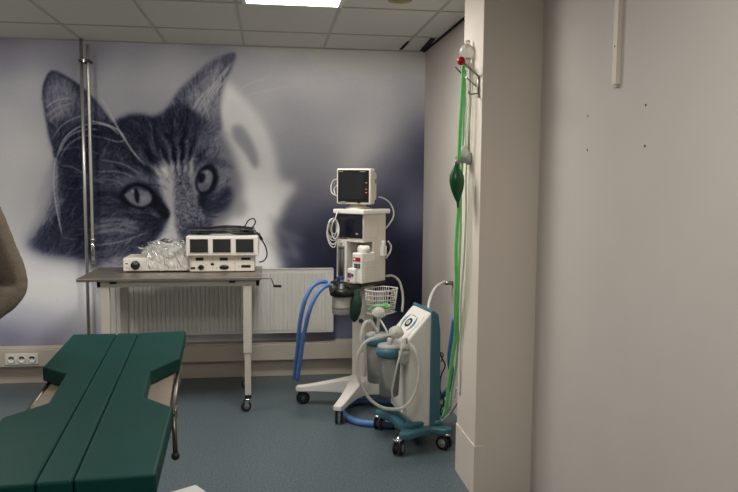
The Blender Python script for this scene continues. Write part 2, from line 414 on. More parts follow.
    put(line([(128,208),(140,212),(152,212),(160,218)], 1, 1), 78, .6)
    put(line([(96,196),(110,194),(122,196)], 1.6, 1.2), 34, .7)
    # fur strokes following the growth of the coat
    inside = np.clip(poly(head, 1.5)+poly(le, 1)+poly(ear, 1.5), 0, 1)
    N = 9000; px = rng.uniform(26, 242, N); py = rng.uniform(70, 270, N)
    ii = ((py-Y0)*S).astype(int); jj = ((px-X0)*S).astype(int)
    keep = inside[ii, jj] > .6
    for ex, ey, rx, ry in ((139,197,17,13),(206,180,11,15)): keep &= ((px-ex)/rx)**2+((py-ey)/ry)**2 > 1
    px, py = px[keep], py[keep]; n = len(px)
    ang = np.arctan2((py-212)*1.0, (px-186)*1.0)
    lef = px < 120
    ang = np.where(lef & (py > 165), np.radians(180-8)+(px-120)*.004+(py-200)*-.004, ang)
    ang = np.where(lef & (py < 165), np.radians(-60)-(115-px)*.012, ang)
    ang = np.where((px < 70) & (py > 150), np.radians(118), ang)
    ang += rng.normal(0, .16, n); ln = rng.uniform(4, 11, n)
    nose = (px > 174) & (px < 206) & (py > 172); ln = np.where(nose, 1.4, ln)
    curv = rng.normal(0, .03, n); sign = np.where(rng.random(n) < .55, 1, -1)*rng.uniform(.3, 1, n)
    def strokes(px, py, ang, ln, sign, curv, bl, gain):
        acc = np.zeros((Hh, W))
        for k in range(40):
            t = k/39*ln; th = ang+curv*t
            x = px+np.cos(th)*t; y = py+np.sin(th)*t
            i = ((y-Y0)*S).astype(int).clip(0, Hh-1); j = ((x-X0)*S).astype(int).clip(0, W-1)
            np.add.at(acc, (i, j), sign*np.sin(np.pi*(k+1)/41)*ln/10)
        return blur(acc, bl)*gain
    acc = strokes(px, py, ang, ln, sign, curv, .42, 5.0)
    sel = rng.random(n) < .16
    acc += strokes(px[sel], py[sel], ang[sel], np.where(nose[sel], 1.4, ln[sel]*2.0), sign[sel], curv[sel], .55, 24.0)
    acc = np.where(acc > 0, acc*np.clip(1.25-L/170, .3, 1.2), acc*np.clip(L/70, .5, 1.6))
    L = L+np.clip(acc, -44, 58)*inside
    # long pale hairs
    for q, v, k in (([(56,158),(54,178),(56,204),(63,238)],150,.65),([(57,160),(57,190),(61,222)],120,.5),([(56,160),(64,140),(78,128),(94,124),(110,127),(122,138)],150,.55),
        ([(58,156),(68,138),(84,130),(100,130)],130,.55),([(60,158),(70,144),(86,136),(104,138)],112,.5),([(46,108),(56,101),(72,98)],118,.6),([(47,116),(58,108),(74,103)],112,.55),([(49,122),(60,113),(72,108)],105,.5),
        ([(52,140),(62,126),(76,118),(90,114)],112,.5),([(90,121),(104,124),(118,130),(126,140)],160,.6),([(100,97),(108,108),(118,128),(132,150),(146,167)],158,.6),([(96,92),(106,104),(116,122)],118,.5),
        ([(104,138),(118,142),(126,140)],120,.5),([(62,166),(74,168),(92,180)],100,.5),([(60,150),(80,148),(104,156)],96,.4),([(50,190),(40,200),(34,212)],130,.5),([(52,200),(44,216),(40,224)],120,.4),
        ([(94,246),(120,242),(150,232)],112,.5),([(100,160),(122,164),(140,174)],104,.5),([(96,172),(118,172),(136,178)],104,.5),([(92,180),(112,180),(126,186)],98,.45)):
        put(line(q, .3, .35), v, k)
    for q in ([(92,228),(118,224),(140,230)],[(96,222),(120,220),(136,224)],[(94,234),(116,230),(136,234)]): put(line(q, .8, .9), 106, .45)
    g = blur(rng.normal(0, 1, L.shape), .5)
    L = L+g*2.4+g*inside*8
    nm = poly([(173,172),(184,170),(191,182),(196,198),(205,214),(208,228),(198,240),(184,240),(176,228),(174,205)], 2)
    L = L+blur(rng.normal(0, 1, L.shape), .55)*40*nm
    L = L-9*np.exp(-((L-52)/34)**2)*inside
    L = np.where(inside > .2, L+(L-62)*.16*inside*np.exp(-((L-62)/45)**2), L)
    # duotone: navy ink to warm white
    L = np.clip(L, 0, 255)
    kx = [0, 20, 32, 58, 90, 116, 130, 150, 180, 255]
    r = np.interp(L, kx, [7, 18, 31, 57, 91, 115, 130, 151, 182, 252])
    g_ = np.interp(L, kx, [7, 18, 32, 58, 89, 114, 127, 147, 177, 248])
    b = np.interp(L, kx, [12, 26, 43, 69, 96, 115, 127, 143, 171, 242])
    return np.stack([r, g_, b], -1), (X0, Y0, S)
# ------------------------------------------------------------------ the room
CZ = 2.577; D = 5.7; XR = 1.225; XN = 1.277; XC = .988; XL = -3.0; YB = -3.0
b = MB().span((XL-.1, YB-.1, -.08), (XN+.4, D+.1, 0), 'floor'); obj('floor', b, kind='structure')
b = MB().span((XL, D, 0), (XR+.08, D+.1, CZ+.05), 'wall_paint'); obj('wall_back', b, kind='structure')
b = MB().span((XR, 3.665, 0), (XR+.1, D, CZ+.05), 'wall_paint'); obj('wall_right_rear', b, kind='structure')
b = MB().span((XN, YB, 0), (XN+.1, 3.322, CZ+.05), 'wall_paint'); obj('wall_right', b, kind='structure')
b = MB().span((XL-.1, YB, 0), (XL, D+.1, CZ+.05), 'wall_paint'); obj('wall_left', b, kind='structure')
b = MB().span((XL, YB-.1, 0), (XN+.1, YB, CZ+.05), 'wall_paint'); obj('wall_front', b, kind='structure')
b = MB().span((XC, 3.322, 0), (XN+.1, 3.665, CZ+.05), 'column_paint'); obj('wall_column', b, kind='structure', bevel=.004)
b = MB().span((XC-.004, 3.318, 0), (XC+.06, 3.669, .262), 'column_paint'); obj('baseboard_column', b, kind='structure', bevel=.002)
# ceiling: tiles with a lay-in grid, a loose tile by the right corner
b = MB().span((XL-.1, YB-.1, CZ), (XN+.4, D+.1, CZ+.06), 'ceiling_tile')
xs = [-2.57, -1.97, -1.371, -.77, -.19, .418, 1.02]; ys = [5.13, 4.355, 3.64, 2.9, 2.16, 1.42, .68, -.06, -.8, -1.54, -2.28]
for x in xs: b.span((x-.009, YB, CZ-.004), (x+.009, D, CZ), 'ceiling_grid')
for y in ys: b.span((XL, y-.009, CZ-.0045), (XN, y+.009, CZ), 'ceiling_grid')
b.span((XL, D-.022, CZ-.006), (XR, D, CZ), 'ceiling_grid')
def slot(pp): b.prism([atZ(x, y, CZ)[:2] for x, y in pp], CZ-.0075, CZ-.003, 'gap_black')
slot([(399.5, 48.6), (402.5, 48.8), (409.5, 41), (407.5, 40.8)])
slot([(420, 50), (425, 50.3), (435.5, 38), (430.5, 37.5)])
b.span((XR-.024, 3.6, CZ-.0075), (XR-.006, D, CZ-.002), 'gap_black')
obj('ceiling', b, kind='structure')
# cable trunking and plinth along the back wall
b = MB().span((XL, 5.6, .145), (XR, D, .272), 'trunking').span((XL, 5.61, .272), (XR, D, .284), 'trunking')
obj('trim_1', b, kind='structure', bevel=.004)
b = MB().span((XL, 5.672, 0), (XR, D, .145), 'trunking'); obj('baseboard_back', b, kind='structure', bevel=.003)
# vertical cable duct and screw holes on the right wall
b = MB().span((XN-.018, 2.538, 1.912), (XN, 2.571, CZ), 'column_paint').span((XN-.013, 2.543, 1.903), (XN, 2.566, 1.913), 'trunking')
for z in (2.05, 2.28): b.lathe([(.004, 0), (.004, .002)], (XN-.019, 2.5545, z), 'hole', 8, AX['x'])
t = obj('cable_duct', b, bevel=.003, label='narrow white vertical cable duct high on the bare right wall', cat='cable duct')
for n, (px_, py_) in enumerate([(588, 116), (587.5, 150), (646, 105), (645, 146)]):
    p = atX(px_, py_, XN)
    lab = ['upper screw plug hole nearer the corner of the right wall', 'lower screw plug hole nearer the corner of the right wall',
           'upper screw plug hole below the cable duct, farther from the corner', 'lower screw plug hole below the cable duct, farther from the corner'][n]
    b = MB().lathe([(.0045, 0), (.0045, .001), (.0022, .0014)], (XN-.0012, p[1], p[2]), 'hole', 10, AX['x'])
    obj('screw_hole', b, label=lab, cat='screw hole', group='screw holes on the right wall')

# ------------------------------------------------------------------ the printed mural
def build_mural():
    im, (X0, Y0, S) = paint_mural()
    st = .0056; x0, x1, z0, z1 = -2.62, XR, .284, CZ
    nx, nz = int((x1-x0)/st)+1, int((z1-z0)/st)+1
    X, Z = np.meshgrid(np.linspace(x0, x1, nx), np.linspace(z0, z1, nz))
    d = np.stack([X, np.full_like(X, D-.002), Z-CAM_H], -1) @ R3.T      # design raster laid out on the wall once
    u = (369+F*d[..., 0]/d[..., 2]-X0)*S; v = (246-F*d[..., 1]/d[..., 2]-Y0)*S
    u = u.clip(0, im.shape[1]-1.01); v = v.clip(0, im.shape[0]-1.01)
    i, j = v.astype(int), u.astype(int); a, c = (v-i)[..., None], (u-j)[..., None]
    col = im[i, j]*(1-a)*(1-c)+im[i+1, j]*a*(1-c)+im[i, j+1]*(1-a)*c+im[i+1, j+1]*a*c
    col = col/255
    col = np.where(col <= .04045, col/12.92, ((col+.055)/1.055)**2.4)
    col = mural_ink(col, u/S+X0, v/S+Y0)
    vs = np.stack([X, np.full_like(X, D-.002), Z], -1).reshape(-1, 3)
    k = np.arange(nx*nz).reshape(nz, nx)
    q = np.stack([k[:-1, :-1], k[:-1, 1:], k[1:, 1:], k[1:, :-1]], -1).reshape(-1, 4)
    me = bpy.data.meshes.new('photo_mural')
    me.vertices.add(len(vs)); me.vertices.foreach_set('co', vs.ravel().astype(np.float32))
    me.loops.add(q.size); me.loops.foreach_set('vertex_index', q.ravel().astype(np.int32))
    me.polygons.add(len(q)); me.polygons.foreach_set('loop_start', np.arange(0, q.size, 4, dtype=np.int32))
    me.update(calc_edges=True)
    at = me.color_attributes.new('ink', 'FLOAT_COLOR', 'POINT')
    at.data.foreach_set('color', np.concatenate([col.reshape(-1, 3).clip(0, 1), np.ones((nx*nz, 1))], 1).ravel().astype(np.float32))
    m = bpy.data.materials.new('mural_print'); m.use_nodes = True; nt = m.node_tree; bs = nt.nodes['Principled BSDF']
    vc = nt.nodes.new('ShaderNodeVertexColor'); vc.layer_name = 'ink'
    nt.links.new(vc.outputs['Color'], bs.inputs['Base Color']); bs.inputs['Roughness'].default_value = .8
    bs.inputs['Specular IOR Level'].default_value = .06
    me.materials.append(m)
    o = bpy.data.objects.new('photo_mural', me); C.objects.link(o)
    tag(o, 'wall-sized blue-grey photo mural of a long-haired tabby cat face', 'mural')
def mural_ink(col, px_, py_):
    # print tones divided by the fitted lamp falloff, so dimly lit areas get lighter ink
    x = (px_-210)/210; y = (py_-150)/110
    x = x.clip(-1.6, 1.1); y = y.clip(-1.05, 1.25)
    A = np.stack([np.ones_like(x), x, y, x*x, x*y, y*y], -1)
    K = np.array(LIGHT_FIT)
    return (col*2/np.exp(A @ K.T)).clip(0, .93)
LIGHT_FIT = [[0.36, -0.087, 0.52, -0.285, 0.125, -0.905], [0.32, -0.087, 0.52, -0.285, 0.125, -0.905], [0.245, -0.087, 0.52, -0.285, 0.125, -0.905]]
build_mural()

# ------------------------------------------------------------------ ceiling fittings
t = thing('ceiling_light', 'bright square recessed light panel in the tiled ceiling', 'ceiling light', (.135, 3.998, CZ))
b = MB()
for (ax, ay, bx, by) in ((-.29, -.35, .29, -.33), (-.29, .33, .29, .35), (-.29, -.33, -.265, .33), (.265, -.33, .29, .33)):
    b.span((ax, ay, -.008), (bx, by, 0), 'white_plastic')
obj('frame', b, t)
b = MB().span((-.265, -.33, -.006), (.265, .33, -.001), 'lamp_white'); obj('diffuser', b, t)
p = atZ(400, -3, CZ)
b = MB().lathe([(.075, 0), (.075, -.01), (.068, -.02), (.03, -.026), (.001, -.027)], p, 'yellowed', 28)
obj('smoke_detector', b, label='round yellowed ceiling detector cut off by the top of the picture', cat='smoke detector')

# ------------------------------------------------------------------ pipes on the mural
t = thing('heating_pipe', 'left chrome pipe of the pair, running from ceiling to below the steel table', 'pipe', (-1.367, 5.62, 0))
b = MB().tube([(0, 0, CZ), (0, 0, .285)], .0125, 'pipe_chrome', 14, curve=False); obj('pipe', b, t)
b = MB().span((-.018, -.02, 2.405), (.064, .02, 2.425), 'dark_metal').span((.015, -.026, 2.4), (.03, -.018, 2.43), 'chrome')
obj('pipe_clamp', b, t, bevel=.003, label='dark clamp holding both pipes near the ceiling')
b = MB().span((-.016, .02, 2.408), (.06, .078, 2.422), 'dark_metal'); obj('clamp_stem', b, t)
t = thing('heating_pipe', 'right chrome pipe of the pair, bending to the wall above the steel table', 'pipe', (-1.32, 5.62, -.045))
b = MB().tube([(0, 0, CZ), (0, 0, 1.5), (0, 0, 1.02), (0, .006, .985), (0, .03, .965), (0, .076, .962)], .0125, 'pipe_chrome', 14, sub=6); obj('pipe', b, t)
b = MB().tube([(0, 0, 1.14), (0, 0, 1.02)], .0165, 'chrome', 14, curve=False).lathe([(.02, 0), (.02, .016)], (0, 0, 1.135), 'pipe_chrome', 6); obj('valve', b, t)

# ------------------------------------------------------------------ radiator
t = thing('radiator', 'white ribbed panel radiator on the mural wall behind the steel table', 'radiator', (-.36, 5.58, .0))
x0, x1, z0, z1 = -.845, .845, .372, .868
prof = []; n = 50; w = (x1-x0-.06)/n
prof.append((x0, -.028))
for i in range(n):
    a = x0+.03+i*w
    prof += [(a, -.028), (a+w*.10, -.036), (a+w*.74, -.036), (a+w*.84, -.028)]
prof += [(x1, -.028), (x1, -.018), (x0, -.018)]
b = MB().prism(prof, z0+.028, z1-.03, 'radiator_white')
b.span((x0, -.03, z0), (x1, -.016, z0+.03), 'radiator_white').span((x0, -.03, z1-.032), (x1, -.016, z1), 'radiator_white')
obj('front_panel', b, t)
b = MB()
for i in range(n):
    a = x0+.03+i*w+w*.42
    b.prism([(a-w*.22, z0+.022), (a+w*.22, z0+.022), (a+w*.1, z0+.034), (a-w*.1, z0+.034)], -.0375, -.03, 'white_plastic', 'y')
obj('rib_ends', b, t)
b = MB().span((x0, .02, z0), (x1, .03, z1-.01), 'radiator_white'); obj('rear_panel', b, t)
b = MB()
for i in range(26):
    a = x0+.012+i*(x1-x0-.024)/26; b.span((a, -.022, z1-.004), (a+.042, .026, z1+.002), 'radiator_white')
b.span((x0, -.03, z1-.004), (x1, -.022, z1+.004), 'radiator_white').span((x0, .024, z1-.004), (x1, .031, z1+.004), 'radiator_white')
obj('top_grille', b, t)
for sx in (x0, x1):
    b = MB().span((sx-.003, -.032, z0+.004), (sx+.003, .032, z1+.002), 'radiator_white'); obj('side_panel', b, t, bevel=.002)
for sx in (-.6, .6):
    b = MB().span((sx-.02, .03, z0+.05), (sx+.02, .119, z1-.06), 'radiator_white'); obj('wall_bracket', b, t)
# ------------------------------------------------------------------ sockets in the trunking
t = thing('wall_socket', 'white triple power socket set in the cable trunking at far left', 'socket', (-1.846, 5.6, .205))
b = MB().span((-.118, -.008, -.042), (.118, 0, .042), 'white_plastic'); obj('socket_frame', b, t, bevel=.003)
for k in (-1, 0, 1):
    b = MB().lathe([(.029, 0), (.029, .006), (.024, .006), (.022, .0015), (.001, .001)], (k*.074, -.008, 0), 'white_plastic', 24, AX['y'].inverted())
    o = obj('outlet', b, t)
    b = MB()
    for e in (-.0095, .0095): b.lathe([(.0042, 0), (.0042, .002)], (k*.074+e, -.0105, .003), 'hole', 10, AX['y'])
    b.span((k*.074-.02, -.0098, .006), (k*.074+.02, -.0092, .017), 'dark_grey')
    obj('pin_holes', b, o)
# ------------------------------------------------------------------ castors shared by the wheeled things
def caster(name, parent, at, r=.036, tread='rubber', hub='grey_plastic', top=None, a=0.0, w=.022, twin=False):
    top = top if top else 2*r+.03
    x, y = at[0], at[1]; rot = Rz(a)
    off = rot @ Vector((r*.45, 0, 0)); c = Vector((x+off.x, y+off.y, r))
    b = MB()
    ax = rot @ AX['y']
    for sgn in ((-1, 1) if twin else (0,)):
        cc = c+rot @ Vector((0, sgn*w*.62, 0)); ww = w*(.45 if twin else 1)
        b.lathe([(r*.55, -ww/2), (r*.9, -ww/2), (r, -ww*.3), (r, ww*.3), (r*.9, ww/2), (r*.55, ww/2)], cc, tread, 22, ax)
        b.lathe([(r*.6, -ww*.56), (r*.5, -ww*.62), (r*.18, -ww*.62), (r*.16, -ww*.75), (.001, -ww*.75)], cc, hub, 18, ax)
        b.lathe([(.001, ww*.75), (r*.16, ww*.75), (r*.18, ww*.62), (r*.5, ww*.62), (r*.6, ww*.56)], cc, hub, 18, ax)
    fw = w*.5+.004
    for sgn in (() if twin else (-1, 1)):
        b.prism([(-r*.7, r*2.12-r), (r*.35, r*2.12-r), (r*.62, 0), (r*.34, -r*.12)], sgn*fw-.0015, sgn*fw+.0015, 'chrome' if hub != 'dark_grey' else 'black_plastic', 'y')
        k = len(b.v)-8
        for i in range(k, k+8):
            v = rot @ Vector((b.v[i][0]-0, b.v[i][1], 0)); b.v[i] = (c.x+v.x, c.y+v.y, c.z+b.v[i][2])
    b.lathe([(r*.62, 0), (r*.62, .01), (.011, .014), (.011, top-2*r-.004)], (x, y, 2*r+.004), 'chrome' if hub != 'dark_grey' else 'black_plastic', 16)
    return obj(name, b, parent)

# ------------------------------------------------------------------ the steel table
t = thing('instrument_table', 'wheeled white metal table with a stainless steel top before the radiator', 'table', (-.645, 5.08, 0))
x0, x1, y0, y1 = -.585, .585, -.315, .315
b = MB().span((x0, y0, .893), (x1, y1, .915), 'steel_top'); obj('tabletop', b, t, bevel=.004)
b = MB()
for (ax, ay, bx, by) in ((x0+.12, y0+.03, x1-.012, y0+.055), (x0+.12, y1-.055, x1-.012, y1-.03), (x0+.12, y0+.03, x0+.145, y1-.03), (x1-.037, y0+.03, x1-.012, y1-.03)):
    b.span((ax, ay, .853), (bx, by, .893), 'cream_paint')
obj('frame', b, t, bevel=.003)
for sx in (-.36, .395):
    b = MB().span((sx-.02, y0+.012, .878), (sx+.02, y0+.032, .892), 'rubber'); obj('rubber_stop', b, t, bevel=.002)
for lx, ly in ((-.415, -.27), (.493, -.27), (-.402, .262), (.478, .262)):
    b = MB().span((lx-.028, ly-.022, .40), (lx+.028, ly+.022, .855), 'cream_paint')
    lg = obj('leg', b, t, bevel=.004)
    b = MB().span((lx-.021, ly-.016, .112), (lx+.021, ly+.016, .405), 'cream_paint'); obj('leg_tube', b, lg, bevel=.003)
    b = MB().span((lx-.0205, ly-.0155, .086), (lx+.0205, ly+.0155, .112), 'rubber'); obj('end_plug', b, lg)
    caster('caster', lg, (lx, ly), .036, a=PI+.5 if ly < 0 else PI-.2, top=.09)
b = MB().tube([(x1-.03, -.13, .88), (x1+.065, -.13, .88), (x1+.068, -.13, .876), (x1+.085, -.13, .83)], .004, 'steel', 8, curve=False)
cr = obj('crank', b, t)
b = MB().tube([(x1+.08, -.13, .828), (x1+.135, -.13, .826)], .009, 'rubber', 12, curve=False); obj('crank_grip', b, cr)

# ------------------------------------------------------------------ on the steel table
TZ = .915
t = thing('light_source', 'low cream instrument box with a black knob under crumpled clear film', 'medical device', (-.775, 5.21, TZ))
b = MB().span((-.222, -.14, .008), (.212, .14, .1), 'cream_plastic'); obj('housing', b, t, bevel=.006)
b = MB().span((-.216, -.1445, .014), (.206, -.139, .094), 'white_plastic')
b.span((-.205, -.1455, .058), (-.19, -.144, .066), 'dark_grey').span((-.205, -.1455, .03), (-.185, -.144, .036), 'orange_mark')
obj('front_panel', b, t, bevel=.001)
b = MB().lathe([(.03, 0), (.03, .018), (.027, .022), (.014, .022), (.012, .03), (.001, .03)], (-.138, -.1445, .052), 'black_plastic', 24, AX['y'].inverted())
obj('knob', b, t, label='round black socket knob')
for sx in (-.19, .19):
    for sy in (-.11, .11): obj('foot', MB().lathe([(.012, 0), (.012, .008)], (sx, sy, 0), 'rubber', 12), t)

# crumpled clear film
rr = random.Random(3)
def crumple(v, amp, sc, seed):
    q = Vector(v)*sc+Vector((seed, seed*.7, seed*1.3))
    from mathutils import noise
    return (noise.noise(q)*.5+noise.noise(q*2.3)*.35+abs(noise.noise(q*5.1))*.4)*amp
b = MB(); vs = []; nu, nv = 44, 22
for i in range(nv+1):
    for j in range(nu):
        th = PI*i/nv; ph = 2*PI*j/nu
        d = Vector((math.sin(th)*math.cos(ph), math.sin(th)*math.sin(ph), math.cos(th)))
        k = 1+crumple(d, .62, 2.6, 3.1)
        vs.append((d.x*.165*k, d.y*.11*k, d.z*.07*k))
fs = [(i*nu+j, i*nu+(j+1) % nu, (i+1)*nu+(j+1) % nu, (i+1)*nu+j) for i in range(nv) for j in range(nu)]
b.add(vs, fs, 'clear_film')
# a drooping front skirt of film over the panel
vs = []; nu = 30; nv = 8
for i in range(nv+1):
    for j in range(nu+1):
        x = -.13+.31*j/nu; z = .04-.165*i/nv
        vs.append((x+crumple((x, 0, z), .02, 18, 1), -.118-.022*math.sin(i/nv*2)+crumple((x, z, 0), .035, 22, 7), z+crumple((x, z, 1), .02, 15, 5)))
b.add(vs, [(i*(nu+1)+j, i*(nu+1)+j+1, (i+1)*(nu+1)+j+1, (i+1)*(nu+1)+j) for i in range(nv) for j in range(nu)], 'clear_film')
obj('plastic_bag', b, loc=(-.71, 5.17, TZ+.145), label='crumpled clear plastic bag lying over the low cream instrument box', cat='plastic bag')

def ring(b, c, r, m, rot=None): b.lathe([(r, -.001), (r, .002), (r*.6, .002)], c, m, 14, rot)
t = thing('amplifier', 'lower white amplifier unit with black connector sockets, under the three screens', 'medical device', (-.318, 5.19, TZ))
b = MB().span((-.232, -.15, .006), (.21, .15, .117), 'cream_plastic'); obj('housing', b, t, bevel=.005)
for p_, q_ in (((-.19, -.153, .083), (-.138, -.149, .104)), ((-.028, -.153, .083), (.026, -.149, .102)), ((.118, -.153, .085), (.182, -.149, .102)), ((.118, -.153, .032), (.182, -.149, .05)), ((-.225, -.153, .024), (-.195, -.149, .038)), ((-.09, -.153, .05), (-.067, -.149, .064))):
    obj('connector_socket', MB().span(p_, q_, 'black_plastic'), t, bevel=.001)
b = MB().lathe([(.018, 0), (.018, .005), (.012, .008), (.001, .008)], (-.155, -.15, .036), 'black_plastic', 18, AX['y'].inverted()).box((-.155, -.157, .036), (.044, .004, .01), 'black_plastic'); obj('rotary_knob', b, t)
b = MB().lathe([(.026, 0), (.026, .004), (.001, .005)], (.002, -.15, .036), 'black_plastic', 20, AX['y'].inverted(), (1.25, .62, 1)); obj('connector_socket', b, t)
for x_ in (-.0762, .0752): obj('panel_seam', MB().span((x_-.0008, -.1505, .01), (x_+.0008, -.1495, .112), 'grey_plastic'), t)
for x, z in ((-.11, .1), (-.12, .055), (.055, .09), (.07, .06), (.1, .095), (.1, .04), (-.05, .03)): obj('button', MB().lathe([(.003, 0), (.003, .002)], (x, -.1495, z), 'dark_grey', 8, AX['y'].inverted()), t)
for sx in (-.2, .19):
    for sy in (-.12, .12): obj('foot', MB().lathe([(.012, 0), (.012, .006)], (sx, sy, 0), 'rubber', 12), t)
t = thing('display_unit', 'white display unit with three dark square screens in a row', 'medical device', (-.318, 5.18, TZ+.117))
b = MB().span((-.252, -.17, 0), (.238, .15, .136), 'white_plastic'); obj('housing', b, t, bevel=.009, seg=3)
for k, x in enumerate((-.164, -.011, .144)):
    b = MB().span((x-.067, -.173, .018), (x+.067, -.166, .122), 'cream_plastic'); s_ = obj('screen_bezel', b, t, bevel=.002)
    b = MB().span((x-.06, -.1745, .024), (x+.06, -.17, .116), 'screen_dark'); obj('screen', b, s_)
# coil of black and blue leads on top, one end hanging at the right
t = thing('cable_bundle', 'tangled bundle of black and blue leads on top of the three-screen unit', 'cables', (-.318, 5.16, TZ+.253))
for q, (m, nm) in enumerate((('black_plastic', 'black_lead'), ('screen_navy', 'navy_lead'), ('dark_grey', 'grey_lead'), ('black_plastic', 'black_lead'))):
    pts = []
    for k in range(46):
        a = k*.55+q; e = .12+.09*rr.random()
        pts.append((e*1.05*math.cos(a)*(.8+.4*rr.random()), .075*math.sin(a), .007+.012*q+.02*rr.random()*(1-(math.cos(a))**2)))
    obj(nm, MB().tube(pts, .0046, m, 7, sub=4), t)
b = MB().tube([(.1, -.02, .03), (.14, -.03, .06), (.165, -.03, .1), (.2, -.03, .115), (.215, -.03, .09), (.19, -.02, .05), (.14, 0, .03)], .0045, 'black_plastic', 8); obj('lead_loop', b, t)
b = MB().tube([(.17, -.05, .02), (.225, -.06, .02), (.25, -.06, -.02), (.285, -.06, -.08), (.295, -.06, -.14), (.275, -.07, -.178), (.24, -.08, -.19)], .005, 'black_plastic', 8)
b.tube([(.235, -.06, .012), (.262, -.06, -.035)], .011, 'black_plastic', 10, curve=False)
obj('hanging_lead', b, t)

# ------------------------------------------------------------------ the green operating table
PT = .80; TH = .06
g = lambda *q: [atZ(x, y, PT)[:2] for x, y in q]
t = thing('operating_table', 'operating table with dark green hourglass-shaped vinyl cushions in the foreground', 'operating table', (-.63, 2.75, 0))
TL = lambda pp: [(p[0]+.63, p[1]-2.75) for p in pp]
A1, A2 = atZ(117, 333.2, PT), atZ(34, 483.5, PT); B1, B2 = atZ(138.5, 332.8, PT), atZ(72.5, 480.5, PT)
def lerp(a, b_, k): return (a[0]+(b_[0]-a[0])*k, a[1]+(b_[1]-a[1])*k)
right = g((138.5, 332.8), (186, 330.6), (180, 357.5), (151, 370.5), (144.5, 396), (173.4, 406.7), (156.5, 474), (72.5, 480.5))
mid = g((117, 333.2), (138.5, 332.8), (72.5, 480.5), (34, 483.5))
lr = g((72.5, 334.2), (117, 333.2), (34, 483.5))
# left cushion: the far end as seen, the near end mirrored about the middle strip
axd = Vector((A2[0]-A1[0], A2[1]-A1[1])).normalized(); nrm = Vector((-axd.y, axd.x))
def mirror(p):
    m0 = Vector(((A1[0]+B1[0])/2, (A1[1]+B1[1])/2)); q = Vector(p)-m0; u = q.dot(axd); v = q.dot(nrm); r_ = m0+axd*u-nrm*v; return (r_.x, r_.y)
lnear = mirror(g((156.5, 474))[0]); lmid = mirror(g((173.4, 406.7))[0])
left = [g((117, 333.2))[0], g((34, 483.5))[0], lnear, lmid]+g((48, 402.5), (65.5, 373.6), (42.3, 366.8), (72.5, 334.2))
def inset(poly, d):
    n = len(poly); ar = sum(poly[i][0]*poly[(i+1) % n][1]-poly[(i+1) % n][0]*poly[i][1] for i in range(n)); sg = 1 if ar > 0 else -1; out = []
    for i in range(n):
        a, b_, c = Vector(poly[i-1]), Vector(poly[i]), Vector(poly[(i+1) % n])
        n1 = Vector((-(b_-a).y, (b_-a).x)).normalized()*sg; n2 = Vector((-(c-b_).y, (c-b_).x)).normalized()*sg
        k = (n1+n2); k = k/max(.35, k.dot(n1)); out.append((b_.x+k.x*d, b_.y+k.y*d))
    return out
for nm, pl in (('left', left), ('middle', mid), ('right', right)):
    b = MB().prism(TL(inset(pl, .0012)), PT-TH, PT, 'green_vinyl')
    o = obj('cushion', b, t, bevel=.008, seg=3, label='narrow middle green cushion strip' if nm == 'middle' else None)
    for p in o.data.polygons: p.use_smooth = False
def corner(u, v):   # u across (0 left 1 right), v along (0 far, 1 near)
    l = lerp(g((47, 362))[0], lnear, v); r_ = lerp(g((181, 356))[0], g((156.5, 474))[0], v); return lerp(l, r_, u)
far = g((72.5, 334.2), (186, 330.6))
tray = inset([lerp(*far, .03), lerp(*far, .97), g((174.5, 392))[0], g((154, 470))[0], lnear, mirror(g((174.5, 392))[0])], .02)
b = MB().prism(TL(tray), PT-TH-.02, PT-TH-.001, 'table_tray'); obj('tray', b, t, bevel=.002)
def rail(p, q, off): return
pr = TL([lerp(*far, .965), g((172, 394))[0]]); pl_ = TL([mirror(lerp(*far, .965)), mirror(g((172, 394))[0])])
for pp in (pr, pl_):
    b = MB().tube([(x, y, PT-TH-.02) for x, y in pp], .010, 'rail_steel', 10, curve=False); obj('side_rail', b, t)
kx, ky = TL(g((172.5, 388)))[0]
b = MB().span((kx-.018, ky-.028, PT-TH-.06), (kx+.014, ky+.028, PT-TH-.012), 'steel')
obj('rail_clamp', b, t, bevel=.004)
lx, ly = TL(g((175.5, 411)))[0]
hb = to_local(t, atY(175.5, 456, ly+2.75))
ha = to_local(t, atY(174, 420, ly+2.77))
b = MB().tube([(ha[0], ha[1], ha[2]+.01), (hb[0], hb[1], hb[2])], .008, 'rail_steel', 12, curve=False)
lv = obj('lever', b, t)
b = MB().ball((hb[0], hb[1], hb[2]), .014, 'rubber', 16); obj('lever_knob', b, lv)
px3 = to_local(t, atY(179.5, 384, 3.45)); px4 = to_local(t, atY(181, 366, 3.45))
b = MB().tube([px4, px3], .008, 'steel', 10, curve=False); obj('release_lever', b, t)
b = MB().span((-.2, -.45, PT-TH-.1), (.2, .5, PT-TH-.02), 'dark_grey'); obj('top_frame', b, t, bevel=.01)
b = MB().span((-.13, -.16, .1), (.13, .2, PT-TH-.1), 'steel'); obj('pedestal', b, t, bevel=.02)
q = [atZ(196, 484, .1), atZ(172, 491, .1)]
c0 = Vector(q[0][:2]); d1 = (Vector(q[1][:2])-c0).normalized(); d2 = Vector((d1.y, -d1.x))
if d2.y > 0: d2 = -d2
bp = [c0, c0+d1*.62, c0+d1*.62+d2*.62, c0+d2*.62]
b = MB().prism(TL(bp), 0, .1, 'white_plastic'); obj('base_foot', b, t, bevel=.008, label='pale corner of the foot of the table')
# ------------------------------------------------------------------ the anaesthesia trolley
CC = (.61, 4.81); t = thing('anaesthesia_trolley', 'tall white anaesthesia trolley on a splayed wheeled base beside the radiator', 'trolley', (CC[0], CC[1], 0), -PI/4)
cart = t
W2, D2 = .112, .125
loc = lambda p: to_local(cart, p)
hub = (0, 0)
feet = [loc((.205, 4.925, 0)), loc((.43, 4.47, 0)), loc((.80, 5.16, 0)), loc((1.01, 4.70, 0))]
